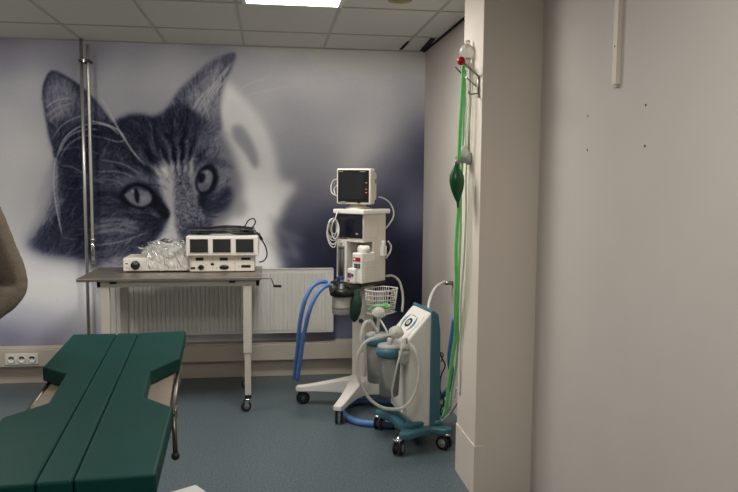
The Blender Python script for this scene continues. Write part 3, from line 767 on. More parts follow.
# base: hub plate and four sloping legs
b = MB().lathe([(.07, .1), (.085, .11), (.085, .2), (.06, .225), (.03, .23)], (0, 0, 0), 'white_plastic', 24); obj('hub', b, t)
for k, f in enumerate(feet):
    d = Vector((f[0], f[1])).normalized(); n = Vector((-d.y, d.x)); L = Vector((f[0], f[1])).length
    vs = []
    for s_, w0, zb, zt in ((.03, .06, .1, .215), (.16, .042, .105, .185), (L*.75, .034, .1, .15), (L-.015, .032, .093, .133), (L+.03, .028, .093, .128)):
        for sg, z in ((-1, zb), (1, zb), (1, zt), (-1, zt)): p = d*s_+n*sg*w0; vs.append((p.x, p.y, z))
    b = MB().add(vs, [(3, 2, 1, 0)]+[(4*i+j, 4*i+(j+1) % 4, 4*i+4+(j+1) % 4, 4*i+4+j) for i in range(4) for j in range(4)]+[(16, 17, 18, 19)], 'white_plastic')
    lg = obj('base_leg', b, t, bevel=.008, seg=3)
    caster('caster', lg, (f[0], f[1]), .042, hub='dark_grey', a=1.2+k, w=.028, top=.093, twin=True)
# column
b = MB().span((-.055, -.03, .2), (.055, .075, .90), 'cream_plastic'); obj('column', b, t, bevel=.012)
b = MB().lathe([(.014, 0), (.014, .016), (.008, .018)], (.03, -.03, .61), 'dark_grey', 14, AX['y'].inverted()); obj('column_knob', b, t)
# work shelf, dark, under the cabinet
b = MB().span((-W2-.03, -D2-.03, .862), (W2+.01, D2+.0, .878), 'dark_metal'); obj('shelf', b, t, bevel=.003)
# cabinet: a back block and a side tower with a recess for the vaporiser
b = MB()
b.span((-W2, .03, .878), (W2, D2, 1.335), 'cream_plastic').span((-W2, -D2, .878), (-W2+.085, .03, 1.165), 'white_plastic')
b.span((-W2+.085, -D2, 1.15), (W2, .03, 1.175), 'cream_plastic').span((-W2, -D2, 1.175), (W2, .03, 1.335), 'cream_plastic')
b.span((W2-.012, -.02, .878), (W2, .03, 1.15), 'cream_plastic')
obj('cabinet', b, t, bevel=.003)
b = MB().span((-W2-.002, -D2-.006, 1.178), (W2-.004, -D2, 1.332), 'screen_navy')
fp = obj('display_panel', b, t, bevel=.003, label='dark navy glass front panel')
obj('indicator', MB().span((.055, -D2-.0075, 1.2), (.075, -D2-.006, 1.212), 'grey_plastic'), fp); obj('readout', MB().span((-.09, -D2-.0075, 1.298), (-.02, -D2-.006, 1.308), 'screen_grey'), fp)
# flow tube bay
b = MB().span((-W2+.012, -D2-.003, .9), (-W2+.07, -D2+.001, 1.12), 'grey_plastic').span((-W2+.02, -D2-.004, .91), (-W2+.062, -D2-.002, 1.11), 'dark_grey'); fb = obj('flowmeter', b, t, bevel=.001)
for k in (-1, 1):
    b = MB().tube([(-W2+.041+k*.012, -D2-.006, .93), (-W2+.041+k*.012, -D2-.006, 1.1)], .008, 'clear_plastic', 10, curve=False); obj('flow_tube', b, fb)
    b = MB().lathe([(.011, 0), (.011, .018), (.008, .021)], (-W2+.041+k*.014, -D2-.004, .905), 'blue_mark', 12, AX['y'].inverted()); obj('flow_knob', b, fb)
b = MB().lathe([(.014, 0), (.014, .006), (.01, .01)], (-W2+.04, -D2, 1.142), 'cream_plastic', 16, AX['y'].inverted()); obj('gauge', b, t)
# vaporiser unit in the recess, ribbed on the right
vx0, vx1, vy0, vy1 = .052, .134, -.165, -.02
b = MB().span((vx0, vy0, .885), (vx1, vy1, 1.085), 'white_plastic'); vp = obj('vaporiser', b, t, bevel=.008, seg=3)
b = MB().lathe([(.042, 0), (.042, .03), (.034, .045), (.02, .048)], ((vx0+vx1)/2, (vy0+vy1)/2, 1.083), 'white_plastic', 24); obj('vaporiser_dial', b, vp)
b = MB()
for k in range(7):
    z = .905+k*.019; b.span((vx1-.001, vy0+.03, z), (vx1+.003, vy1-.012, z+.011), 'cream_plastic')
obj('vent_ribs', b, vp)
b = MB().span((vx0+.008, vy0-.003, 1.03), (vx0+.07, vy0+.001, 1.056), 'red_mark').span((vx0+.012, vy0-.004, 1.037), (vx0+.03, vy0-.002, 1.05), 'white_plastic'); obj('red_label', b, vp, label='dark red label')
b = MB().span((vx0+.02, vy0-.003, .985), (vx0+.068, vy0+.001, 1.015), 'dark_grey').span((vx0+.045, vy0-.004, .99), (vx0+.066, vy0-.002, 1.01), 'green_mark'); obj('gauge_window', b, vp)
b = MB().span((.035, -.195, .885), (.098, -.14, .985), 'white_plastic'); fi = obj('filler_block', b, vp, bevel=.008)
b = MB().span((.042, -.199, .925), (.07, -.194, .955), 'purple_mark').span((.046, -.1995, .9), (.058, -.195, .91), 'red_mark').span((.075, -.199, .932), (.087, -.194, .95), 'black_plastic'); obj('filler_marks', b, fi)
# top plate
tp = [(-W2-.018, -D2-.02), (W2+.018, -D2-.02), (W2+.018, D2+.03), (-W2-.018, D2+.03)]
b = MB().prism(tp, 1.335, 1.366, 'white_plastic'); obj('top_plate', b, t, bevel=.007, seg=3)
# absorber: black head with dark clear canister
ab = loc((.46, 4.6, 0)); ax_, ay_ = ab[0], ab[1]
b = MB().lathe([(.03, .81), (.075, .812), (.08, .82), (.08, .85), (.07, .857), (.05, .865), (.045, .89), (.03, .9), (.02, .9)], (ax_, ay_, 0), 'black_plastic', 26)
b.span((ax_-.03, ay_-.01, .85), (ax_+.07, ay_+.12, .875), 'black_plastic').lathe([(.022, 0), (.022, .06), (.018, .062)], (ax_-.055, ay_+.01, .85), 'black_plastic', 14)
ah = obj('absorber_head', b, t)
b = MB().lathe([(.058, .69), (.064, .70), (.064, .805), (.05, .812)], (ax_, ay_, 0), 'canister_grey', 26); cn = obj('absorber_canister', b, t, label='speckled grey-cream absorbent canister')
b = MB().lathe([(.0655, .73), (.0665, .733), (.0665, .742), (.0655, .745)], (ax_, ay_, 0), 'grey_plastic', 26); obj('canister_band', b, cn)
for k, dz in ((-1, .0), (1, .0)):
    p = loc((.385, 4.57+.035*k, .86)); q = (ax_-.03, ay_+.02*k, .86)
    b = MB().tube([p, q], .017, 'dark_grey', 14, curve=False); obj('hose_port', b, t)
# wire basket at the right side of the column
o0 = loc((.725, 4.66, 0)); bw, bd = .115, .085
def bk(u, v, z): return (o0[0]+u, o0[1]+v, z)
zt, zb = .842, .685
b = MB()
def loop(hw, hd, z, r):
    P = []
    for a in range(16):
        th = 2*PI*a/16; e = 3.2
        P.append(bk(hw*math.copysign(abs(math.cos(th))**(2/e), math.cos(th)), hd*math.copysign(abs(math.sin(th))**(2/e), math.sin(th)), z))
    b.tube(P, r, 'white_plastic', 6, closed=True, sub=3)
loop(bd, bw, zt, .004)
for k in range(1, 5): f = k/5; loop(bd*(1-.18*f), bw*(1-.18*f), zt+(zb-zt)*f, .0022)
loop(bd*.82, bw*.82, zb, .0032)
for a in range(34):
    th = 2*PI*a/34; e = 3.2
    u, v = math.copysign(abs(math.cos(th))**(2/e), math.cos(th)), math.copysign(abs(math.sin(th))**(2/e), math.sin(th))
    b.tube([bk(bd*u, bw*v, zt), bk(bd*.82*u, bw*.82*v, zb)], .0017, 'white_plastic', 5, curve=False)
for k in range(-4, 5): b.tube([bk(bd*.18*k, -bw*.8, zb), bk(bd*.18*k, bw*.8, zb)], .0017, 'white_plastic', 5, curve=False)
bs = obj('wire_basket', b, t)
obj('basket_arm', MB().tube([(.05, .03, .86), bk(-bd*.9, .02, zt)], .006, 'white_plastic', 8, curve=False), bs)
obj('basket_arm', MB().tube([(.05, .05, .72), bk(-bd*.8, .03, .72)], .006, 'white_plastic', 8, curve=False), bs)
b = MB().tube([bk(-.05, -.06, .71), bk(.0, -.03, .735), bk(.04, .03, .72), bk(.0, .06, .73), bk(-.04, .02, .715), bk(.02, -.05, .73)], .012, 'green_hose', 10)
obj('green_tubing', b, loc=None).matrix_world = Matrix.Translation(FR[cart][0]) @ Matrix.Rotation(-PI/4, 4, 'Z')
tag(bpy.data.objects['green_tubing'], 'short coil of green tubing lying in the wire basket of the trolley', 'tubing')

# side connector on the right of the trolley with its white leads
p = loc((.79, 4.80, 0))
b = MB().span((W2, .06, 1.05), (W2+.03, .10, 1.12), 'white_plastic').lathe([(.016, 0), (.016, .03), (.01, .034)], (W2+.015, .08, 1.12), 'white_plastic', 14); obj('side_connector', b, t, bevel=.004)

# ------------------------------------------------------------------ the patient monitor on top
MA = math.radians(-26)
mc = atY(357, 207, 4.79)
t = thing('patient_monitor', 'boxy cream patient monitor with a dark screen on top of the trolley', 'monitor', (mc[0], mc[1], 1.366), MA); mon = t
b = MB().lathe([(.085, 0), (.085, .008), (.06, .014), (.05, .034), (.001, .036)], (0, .02, 0), 'cream_plastic', 28, None, (1, .9, 1)); obj('swivel_base', b, t)
b = MB().span((-.119, -.075, .033), (.119, .02, .268), 'cream_plastic'); obj('front_housing', b, t, bevel=.01, seg=3)
b = MB()
vs = [(-.105, .02, .05), (.105, .02, .05), (.105, .02, .262), (-.105, .02, .262), (-.085, .16, .062), (.085, .16, .062), (.085, .16, .235), (-.085, .16, .235)]
b.add(vs, [(0, 1, 2, 3), (7, 6, 5, 4), (0, 4, 5, 1), (1, 5, 6, 2), (2, 6, 7, 3), (3, 7, 4, 0)], 'cream_plastic')
b.box((.1, .085, .185), (.008, .05, .03), 'grey_plastic').box((.1015, .085, .193), (.008, .03, .006), 'dark_grey')
obj('rear_housing', b, t, bevel=.008)
b = MB().span((-.108, -.079, .046), (.108, -.074, .258), 'black_plastic'); bz = obj('screen_bezel', b, t, bevel=.004)
b = MB().span((-.092, -.0805, .066), (.074, -.078, .24), 'screen_grey'); obj('screen', b, bz)
for z_ in (.172, .13, .108): obj('indicator', MB().span((.085, -.0805, z_), (.096, -.0785, z_+.005), 'orange_mark'), bz, label='small orange indicator')
for k in range(6): obj('button', MB().span((.084, -.0803, .076+k*.02), (.1, -.0785, .086+k*.02), 'screen_grey'), bz)
for x0_, x1_ in ((-.098, -.07), (.045, .085)): obj('panel_mark', MB().span((x0_, -.0805, .246), (x1_, -.0785, .2505), 'grey_plastic'), bz)
obj('front_latch', MB().span((-.09, -.083, .036), (-.05, -.07, .05), 'grey_plastic'), t, bevel=.002); obj('lead_socket', MB().span((.03, -.08, .038), (.05, -.072, .046), 'black_plastic'), t)

# leads hung at the left of the trolley, white cables at the right
lc = atY(332, 228, 4.72)
b = MB()
for k, (rx, rz, dx, dz) in enumerate(((.03, .06, 0, 0), (.038, .072, .008, -.01), (.026, .05, .012, .012), (.035, .085, .004, -.02), (.022, .062, .016, -.006))):
    b.tube([(dx+rx*math.cos(2*PI*i/10), -.01*k+.012*math.sin(2*PI*i/10*2), dz+rz*math.sin(2*PI*i/10)) for i in range(10)], .0042, 'white_hose', 7, closed=True, sub=5)
b.tube([(.02, 0, .06), (.035, .02, .1), (.045, .06, .12)], .004, 'white_hose', 7)
b.tube([(-.02, -.02, .02), (-.035, -.025, -.03), (-.02, -.03, -.1), (.01, -.03, -.125), (.03, -.02, -.09)], .004, 'white_hose', 7)
b.tube([(-.028, -.03, .028), (-.012, -.035, .04)], .008, 'blue_mark', 10, curve=False).tube([(.0, -.04, .055), (.008, -.04, .04)], .007, 'purple_mark', 10, curve=False)
obj('monitor_leads', b, loc=lc, label='coiled white patient leads hanging at the left of the trolley cabinet', cat='cable')
P = lambda pts, Y: [atY(x, y, Y) for x, y in pts]
b = MB().tube([atY(379, 197, 4.86), atY(383, 198, 4.9), atY(389, 202, 4.93), atY(393, 209, 4.95), atY(393.5, 216, 4.95), atY(390, 223, 4.94), atY(385, 229, 4.92)], .0055, 'white_hose', 8)
obj('monitor_cable', b, label='white cable looping from the back of the monitor down the trolley side', cat='cable')
b = MB().tube([atY(388, 241, 4.85), atY(391, 246, 4.86), atY(390, 252, 4.86), atY(386, 258, 4.85)], .006, 'white_hose', 8)
b.tube([atY(386, 276, 4.9), atY(393, 276, 4.92), atY(399, 281, 4.93), atY(402, 290, 4.93), atY(403, 300, 4.92), atY(402, 312, 4.9)], .0085, 'white_hose', 10)
obj('power_cable', b, label='white hose arching behind the wire basket of the trolley', cat='cable')
b = MB().tube([atY(337, 179, 4.8), atY(333, 181, 4.82), atY(331, 187, 4.82), atY(332, 193, 4.8), atY(337, 196, 4.78)], .0035, 'white_hose', 7)
b.tube([atY(337, 185, 4.8), atY(334, 189, 4.82), atY(335, 194, 4.79)], .0035, 'white_hose', 7)
obj('sensor_lead', b, label='thin white lead curling at the left side of the monitor', cat='cable')

# breathing hoses and bag
pa = [(327, 282, 4.57), (320, 282, 4.55), (312, 287, 4.52), (305, 300, 4.5), (300, 322, 4.52), (298, 345, 4.56), (295.5, 366, 4.62), (294.5, 379, 4.66)]
b = MB().tube([atY(*q) for q in pa], .0138, 'blue_hose', 14); obj('breathing_hose', b, label='left of the two light blue breathing hoses hanging from the trolley', cat='hose', group='blue breathing hoses')
pb = [(330, 285, 4.55), (324, 287, 4.5), (316, 296, 4.47), (309, 312, 4.46), (304, 335, 4.5), (300.5, 358, 4.55), (297.5, 380, 4.6)]
b = MB().tube([atY(*q) for q in pb], .0138, 'blue_hose', 14); obj('breathing_hose', b, label='right of the two light blue breathing hoses hanging from the trolley', cat='hose', group='blue breathing hoses')
p = atY(356, 306, 4.56)
b = MB().lathe([(.008, .105), (.014, .095), (.016, .08), (.03, .06), (.038, .02), (.036, -.04), (.024, -.085), (.008, -.105)], p, 'bag_green', 20, Matrix.Rotation(.12, 3, 'Y'), (1, .7, 1))
obj('breathing_bag', b, label='dark green breathing bag hanging beside the grey canister of the trolley', cat='breathing bag')
# blue hose lying in a loop on the floor
b = MB().tube([(atZ(x, y, .021)) for x, y in ((424, 395), (405, 401), (385, 402), (365, 401), (351, 403), (343, 409), (347, 417), (358, 422), (375, 424), (395, 425))], .021, 'blue_hose', 14)
obj('floor_hose', b, label='blue hose lying in a loop on the floor behind the suction unit', cat='hose')

# ------------------------------------------------------------------ the suction unit
SC = (.835, 4.146); SA = math.radians(-80)
t = thing('suction_unit', 'white and teal medical suction pump on four castors beside the column', 'suction pump', (SC[0], SC[1], 0), SA); suc = t
HW = .14
def slab(prof, h0, h1, m, bev, name, parent=t, label=None, seg=4, smooth=False):
    return obj(name, MB().prism(prof, h0, h1, m, 'x'), parent, bevel=bev, seg=seg, label=label)
white = [(-.085, .2), (-.02, .115), (.075, .115), (.075, .797), (.05, .794), (-.085, .645), (-.09, .615)]
bd_ = slab(white, -HW, HW, 'white_plastic', .028, 'front_cover', seg=5)
shell = [(.06, .10), (.125, .10), (.118, .69), (.105, .785), (.075, .812), (.06, .809)]
slab(shell, -HW-.012, HW+.012, 'teal', .02, 'back_shell', label='teal back shell')
# base plate with four feet
hub_ = [(-.10, -.10), (-.16, -.225), (-.105, -.235), (.06, -.18), (.12, -.235), (.175, -.225), (.15, -.1), (.15, .1), (.175, .225), (.12, .235), (.06, .18), (-.105, .235), (-.16, .225), (-.10, .10)]
b = MB().prism([(v, u) for u, v in hub_], .085, .13, 'teal'); bp_ = obj('base', b, t, bevel=.014, seg=3, label='teal base')
b = MB().prism([(v*.72, u*.72+.015) for u, v in hub_], .125, .16, 'teal'); obj('base_riser', b, bp_, bevel=.014, seg=3)
for (u, v) in ((-.215, -.136), (.218, -.165), (.214, .14), (-.21, .14)):
    caster('caster', bp_, (u, v), .042, a=PI/2+(.9 if v < 0 else 2.2), w=.03, top=.088, hub='grey_plastic', twin=True)
# control panel on the sloping face
sl = Vector((.135, .149)).normalized()   # (y, z) direction up the slope
def pp(u, s_, h):      # u across, s_ along slope from its middle, h above it
    y = -.0175+sl.x*s_-sl.y*h; z = .7195+sl.y*s_+sl.x*h; return (u, y, z)
def onpanel(poly, h0, h1, m, mb):
    n = len(poly); vs = [pp(u, s_, h0) for u, s_ in poly]+[pp(u, s_, h1) for u, s_ in poly]
    return mb.add(vs, [tuple(range(n)), tuple(range(2*n-1, n-1, -1))]+[(i, (i+1) % n, n+(i+1) % n, n+i) for i in range(n)], m)
el = lambda cu, cs, ru, rs, n=24: [(cu+ru*math.cos(2*PI*i/n), cs+rs*math.sin(2*PI*i/n)) for i in range(n)]
b = onpanel([(-.115, -.075), (.115, -.075), (.118, .07), (-.118, .07)], -.002, .003, 'white_plastic', MB()); cp_ = obj('control_panel', b, t, bevel=.002)
b = MB(); onpanel(el(0, -.005, .036, .03), .002, .006, 'black_plastic', b); onpanel(el(0, -.005, .02, .016), .005, .0075, 'white_plastic', b); onpanel(el(0, -.005, .006, .011), .007, .0085, 'dark_grey', b)
obj('gauge', b, cp_, label='round black-rimmed gauge')
for sg in (-1, 1):
    arc = [(sg*(.052+.036*math.sin(PI*k/8)), -.055+.105*k/8) for k in range(9)]+[(sg*(.05+.012*math.sin(PI*k/8)), -.05+.095*k/8) for k in range(8, -1, -1)]
    b = MB(); onpanel(arc, .002, .0045, 'teal_mark', b); obj('panel_mark', b, cp_, label='blue curved mark beside the gauge')
for k in range(5):
    b = MB(); onpanel([(-.03+.012*k, .045), (-.024+.012*k, .045), (-.024+.012*k, .05), (-.03+.012*k, .05)], .002, .0045, 'dark_grey', b); obj('indicator', b, cp_)
b = MB(); onpanel(el(-.01, -.09, .026, .016), .0, .008, 'teal', b); obj('power_switch', b, cp_)
# jars on a rail in front
JY = -.185; JX = (-.105, .118)
b = MB().span((JX[0]-.05, -.119, .555), (JX[1]+.05, -.1, .58), 'grey_plastic').span((-.06, -.1, .54), (.06, -.07, .59), 'grey_plastic'); obj('jar_rail', b, t, bevel=.003)
def jar(x, y, z, label, ballh, ballp):
    w = t.matrix_basis  # not evaluated; world place computed by hand
    c = Rz(SA) @ Vector((x, y, 0))+Vector((SC[0], SC[1], z))
    j = thing('suction_jar', label, 'jar', tuple(c), SA)
    b = MB().lathe([(.001, .0), (.052, .0), (.057, .008), (.063, .16), (.065, .25), (.062, .25), (.06, .16), (.054, .01), (.001, .008)], (0, 0, 0), 'clear_plastic', 32); obj('glass', b, j)
    b2 = MB().tube([(-.022, 0, .24), (-.022, 0, .03)], .006, 'milky', 8, curve=False).tube([(.02, .01, .24), (.02, .01, .1)], .011, 'milky', 10, curve=False); obj('inner_tube', b2, j)
    b = MB().lathe([(.058, .232), (.072, .234), (.075, .242), (.075, .272), (.068, .28)], (0, 0, 0), 'teal', 32); ld = obj('lid_ring', b, j, label='teal screw ring')
    for k in range(16):
        a = 2*PI*k/16; b.box((.075*math.cos(a), .075*math.sin(a), .255), (.006, .01, .03), 'teal', Rz(a))
    b = MB().lathe([(.068, .278), (.07, .283), (.066, .296), (.03, .304), (.012, .306), (.001, .306)], (0, 0, 0), 'milky', 32)
    b.lathe([(.012, .3), (.012, .33), (.008, .332)], (.028, -.01, 0), 'milky', 14).lathe([(.014, .3), (.014, .325), (.01, .328)], (-.028, .01, 0), 'milky', 14)
    lid = obj('lid', b, j)
    q = ballp
    b = MB().tube([(.0, 0, .3), (q[0]*.7, q[1]*.7, .3+(ballh-.3)*.6), (q[0], q[1], ballh-.02)], .010, 'milky', 10).ball((q[0], q[1], ballh), .04, 'milky', 22, (1, 1, .92))
    b.lathe([(.041, -.006), (.044, -.003), (.044, .003), (.041, .006)], (q[0], q[1], ballh), 'milky', 24, Matrix.Rotation(.5, 3, 'Y'))
    obj('bacteria_filter', b, lid, label='pale bulb-shaped filter')
    return j
jar(JX[0], JY, .345, 'far clear suction jar with a teal lid ring on the suction unit', .42, (-.0, .01))
jar(JX[1], JY, .325, 'near clear suction jar with a teal lid ring on the suction unit', .365, (.0, .04))
# small moisture trap bottle at the right of the near jar
c = atY(404, 345, 3.93)
b = MB().lathe([(.02, -.11), (.028, -.105), (.028, -.03), (.02, -.024)], c, 'milky', 20).lathe([(.031, -.06), (.034, -.057), (.034, -.035), (.031, -.03)], c, 'milky', 20)
b.lathe([(.032, -.024), (.032, 0), (.012, .012), (.012, .03)], c, 'milky', 20).lathe([(.009, 0), (.009, .03)], (c[0]+.012, c[1], c[2]+.01), 'grey_plastic', 12)
obj('overflow_trap', b, label='small milky trap bottle hanging right of the near suction jar', cat='bottle')
# the big loops of clear-white tubing
tb = [(396, 333, 3.95), (380, 337, 3.86), (367, 341, 3.85), (359, 352, 3.84), (357, 368, 3.83), (361, 384, 3.82), (369, 398, 3.81), (381, 407, 3.8), (394, 409, 3.8), (404, 407, 3.8), (413, 397, 3.81), (418, 382, 3.82), (419, 366, 3.84), (416, 352, 3.86), (410, 343, 3.9)]
b = MB().tube([atY(*q) for q in tb], .0088, 'milky', 12)
obj('suction_tube', b, label='large loop of milky white suction tubing hanging over the near jar', cat='tube')
tb = [(376, 331, 4.2), (372, 322, 4.17), (366, 322, 4.14), (362, 330, 4.12), (361, 341, 4.1), (362, 352, 4.1)]
b = MB().tube([atY(*q) for q in tb], .0095, 'milky', 12).tube([atY(*q) for q in [(379, 318, 4.2), (384, 326, 4.15), (387, 333, 4.1), (383, 338, 4.15)]], .006, 'milky', 10)
obj('suction_tube', b, label='short milky tube arching from the lid of the far jar', cat='tube')
tb = [(402, 348, 3.9), (398, 362, 3.87), (394, 380, 3.86), (392, 394, 3.86), (396, 404, 3.87), (402, 410, 3.88), (404, 414, 3.88)]
b = MB().tube([atY(*q) for q in tb], .006, 'milky', 10); b.tube([atY(401, 410, 3.88), atY(405, 416, 3.88)], .009, 'white_hose', 10, curve=False)
obj('suction_tube', b, label='thin milky tube dropping from the trap bottle to a white tip', cat='tube')
# black leads behind the pump
b = MB().tube([atY(439, 350, 4.32), atY(442, 358, 4.35), atY(445, 366, 4.38), atY(441, 376, 4.36), atY(440, 390, 4.34), atY(444, 402, 4.36), atY(440, 411, 4.34), atY(444, 420, 4.35)], .005, 'black_plastic', 8)
b.tube([atY(438, 352, 4.3), atY(443, 354, 4.34), atY(441, 362, 4.3)], .004, 'black_plastic', 7).tube([atY(443, 412, 4.36), atY(438, 405, 4.4), atY(446, 408, 4.4), atY(439, 416, 4.38)], .0045, 'black_plastic', 7)
obj('power_lead', b, label='thin black power lead crinkled behind the suction pump', cat='cable')
# grey hose from the wall to the pump
w0 = atX(453, 283, XR)
b = MB().tube([w0, (w0[0]-.05, w0[1], w0[2]), atY(444, 282, 4.6), atY(436, 287, 4.5), atY(431, 296, 4.4), atY(428.5, 306, 4.3), atY(428, 318, 4.28)], .009, 'white_hose', 12)
b.tube([w0, (w0[0]-.06, w0[1]-.005, w0[2]+.002)], .014, 'steel', 14, curve=False)
obj('vacuum_hose', b, label='pale hose curving from a wall connector down behind the suction pump', cat='hose')

# ------------------------------------------------------------------ hooks and hoses on the column
fx = XC
def hook(p, q, tip, label, name='wall_hook'):
    t_ = thing(name, label, 'hook', tuple(p))
    l = to_local(t_, q)
    b = MB().tube([(-.006, 0, .0), (-.006, 0, -.085)], .005, 'steel', 10, curve=False).box((-.003, 0, -.075), (.006, .022, .05), 'steel'); obj('back_plate', b, t_)
    b = MB().tube([(-.006, 0, 0), l], .0048, 'steel', 10, curve=False); obj('arm', b, t_)
    b = MB().tube([(-.004, 0, -.08), (-.045, .0, -.085), (-.055, .0, -.07)], .004, 'steel', 10); obj('lower_prong', b, t_)
    return t_, l
p0 = (XC, 3.365, 2.05)
q0 = atY(461.5, 61, 3.36)
th_, l = hook(p0, q0, None, 'steel wall hook with a shiny red ball tip high on the column')
b = MB().ball(l, .0205, 'red_ball', 22); obj('ball_tip', b, th_, label='shiny red ball')
a_ = to_local(th_, atY(455.5, 67, 3.5)); c_ = to_local(th_, atY(461, 73, 3.5))
b = MB().tube([a_, c_], .0035, 'dark_grey', 8, curve=False).tube([c_, (0, .06, -.04)], .0035, 'steel', 8, curve=False); obj('second_prong', b, th_)
bc = atY(466.5, 52, 3.5)
b = MB().ball(bc, .036, 'milky', 22, (1, 1, 1.1)).lathe([(.03, -.075), (.02, -.045), (.024, -.03)], bc, 'milky', 20).lathe([(.012, .0), (.012, .03)], (bc[0]+.005, bc[1], bc[2]+.025), 'milky', 12)
obj('nebuliser_bulb', b, label='pale translucent bulb hanging behind the red ball of the wall hook', cat='bulb')
b = MB().tube([atY(x, y, Y) for x, y, Y in ((467, 63, 3.53), (468, 80, 3.53), (467.5, 110, 3.53), (467, 140, 3.53), (467, 152, 3.53))], [.018, .016, .010, .009, .009], 'clear_green', 12)
obj('clear_tube', b, label='clear greenish tube hanging from the upper hook to the clip below', cat='tube')
b = MB().tube([atY(x, y, Y) for x, y, Y in ((470, 68, 3.5), (470, 90, 3.5), (469.5, 120, 3.52), (468, 150, 3.53), (466, 175, 3.53), (466, 215, 3.53), (464, 260, 3.54), (461, 300, 3.56), (460.5, 350, 3.58), (460, 395, 3.6))], .0045, 'white_hose', 9)
obj('thin_hose', b, label='thin off-white hose hanging down the face of the column', cat='hose')
gp = [(463.5, 64, 3.46), (462.5, 85, 3.46), (461, 115, 3.46), (459.5, 145, 3.47), (458.5, 170, 3.49), (459, 200, 3.5), (457, 230, 3.5), (456, 255, 3.51), (456.5, 280, 3.53), (455.5, 310, 3.58), (455.5, 335, 3.65), (452, 360, 3.72), (448.5, 385, 3.78), (446.5, 405, 3.82), (443, 417, 3.85)]
b = MB().tube([atY(*q) for q in gp], .0098, 'green_hose', 12)
obj('oxygen_hose', b, label='long bright green hose hanging from the upper hook to the floor', cat='hose')
gp = [(465, 70, 3.5), (464, 110, 3.5), (463, 150, 3.52), (461, 185, 3.53), (460.5, 230, 3.54), (459, 270, 3.55), (458, 320, 3.62), (457.5, 355, 3.7), (452, 390, 3.8), (450, 408, 3.84)]
b = MB().tube([atY(*q) for q in gp], .0065, 'light_green_hose', 10)
obj('oxygen_hose', b, label='thinner pale green hose hanging just right of the bright green hose', cat='hose')
bp2 = [(455, 318, 3.9), (453, 332, 3.95), (451, 346, 4.0), (450, 362, 4.05), (452, 376, 4.1), (448, 390, 4.2), (442, 396, 4.3), (436, 399, 4.4)]
b = MB().tube([atY(*q) for q in bp2], .017, 'blue_hose', 12)
obj('air_hose', b, label='blue hose hanging behind the green hoses at the column edge', cat='hose')
b = MB().tube([atY(*q) for q in [(454, 398, 3.85), (457, 388, 3.8), (458, 400, 3.8), (453, 410, 3.84), (446, 417, 3.88), (442, 421, 3.9)]], .004, 'white_hose', 8)
b.tube([atY(*q) for q in [(459.5, 396, 3.7), (457, 404, 3.75), (450, 414, 3.85)]], .003, 'purple_mark', 7)
obj('thin_hose', b, label='thin pale lead looping at the foot of the green hoses', cat='cable')
# lower clip and dark green bag
p1 = (XC, 3.5, 1.665)
t_ = thing('hose_clip', 'grey round clip on the column holding the dark green bag', 'clip', p1)
b = MB().lathe([(.026, 0), (.03, .006), (.03, .02), (.022, .026), (.022, .05), (.014, .052)], (0, 0, 0), 'clip_grey', 22, AX['x'].inverted()); obj('clip_body', b, t_)
b = MB().ball((-.035, 0, .025), .026, 'milky', 18, (1, 1, 1.5)); obj('clear_cap', b, t_)
b = MB().tube([(-.045, 0, 0), (-.075, -.01, .0)], .012, 'grey_plastic', 14, curve=False); obj('clip_arm', b, t_)
bg = atY(457, 184, 3.44)
b = MB().lathe([(.011, .1), (.013, .083), (.02, .07), (.034, .045), (.038, .015), (.033, -.02), (.022, -.055), (.012, -.078), (.006, -.09), (.005, -.115), (.001, -.116)], bg, 'dark_green', 24, Matrix.Rotation(-.06, 3, 'Y'), (1, .75, 1))
b.lathe([(.013, .095), (.013, .115), (.008, .117)], bg, 'grey_plastic', 14)
obj('breathing_bag', b, label='glossy dark green teardrop bag hanging from the lower clip on the column', cat='breathing bag')
# ------------------------------------------------------------------ the person at the left edge
def skin_mesh(name, nodes, edges, m, parent=None, sub=2, disp=0.0, tsize=.08):
    me = bpy.data.meshes.new(name); me.from_pydata([n[0] for n in nodes], edges, []); me.materials.append(MATS[m])
    o = bpy.data.objects.new(name, me); C.objects.link(o); o.parent = parent
    sk = o.modifiers.new('skin', 'SKIN'); sk.use_smooth_shade = True; sk.branch_smoothing = .6
    if not me.skin_vertices: me.skin_vertices.new() if hasattr(me.skin_vertices, 'new') else None
    for i, n in enumerate(nodes):
        r = n[1]; r = (r, r) if not isinstance(r, tuple) else r
        me.skin_vertices[0].data[i].radius = r; me.skin_vertices[0].data[i].use_root = (i == 0)
    ss = o.modifiers.new('smooth', 'SUBSURF'); ss.levels = sub; ss.render_levels = sub
    if disp:
        tx = bpy.data.textures.new(name+'_folds', 'CLOUDS'); tx.noise_scale = tsize
        dm = o.modifiers.new('folds', 'DISPLACE'); dm.texture = tx; dm.strength = disp; dm.mid_level = .5
    return o
PX, PY = -1.44, 3.40
S1 = atY(-19, 200, 3.36); E1 = atY(16.5, 289, 3.30); H1 = atY(-38, 331, 3.08)
mir = lambda p: (2*PX-p[0], p[1], p[2])
S2, E2, H2 = mir(S1), mir(E1), mir(H1); H2 = (H2[0]+.02, H2[1]-.03, H2[2]-.03)
mixp = lambda a, b_, k: tuple(p+(q-p)*k for p, q in zip(a, b_))
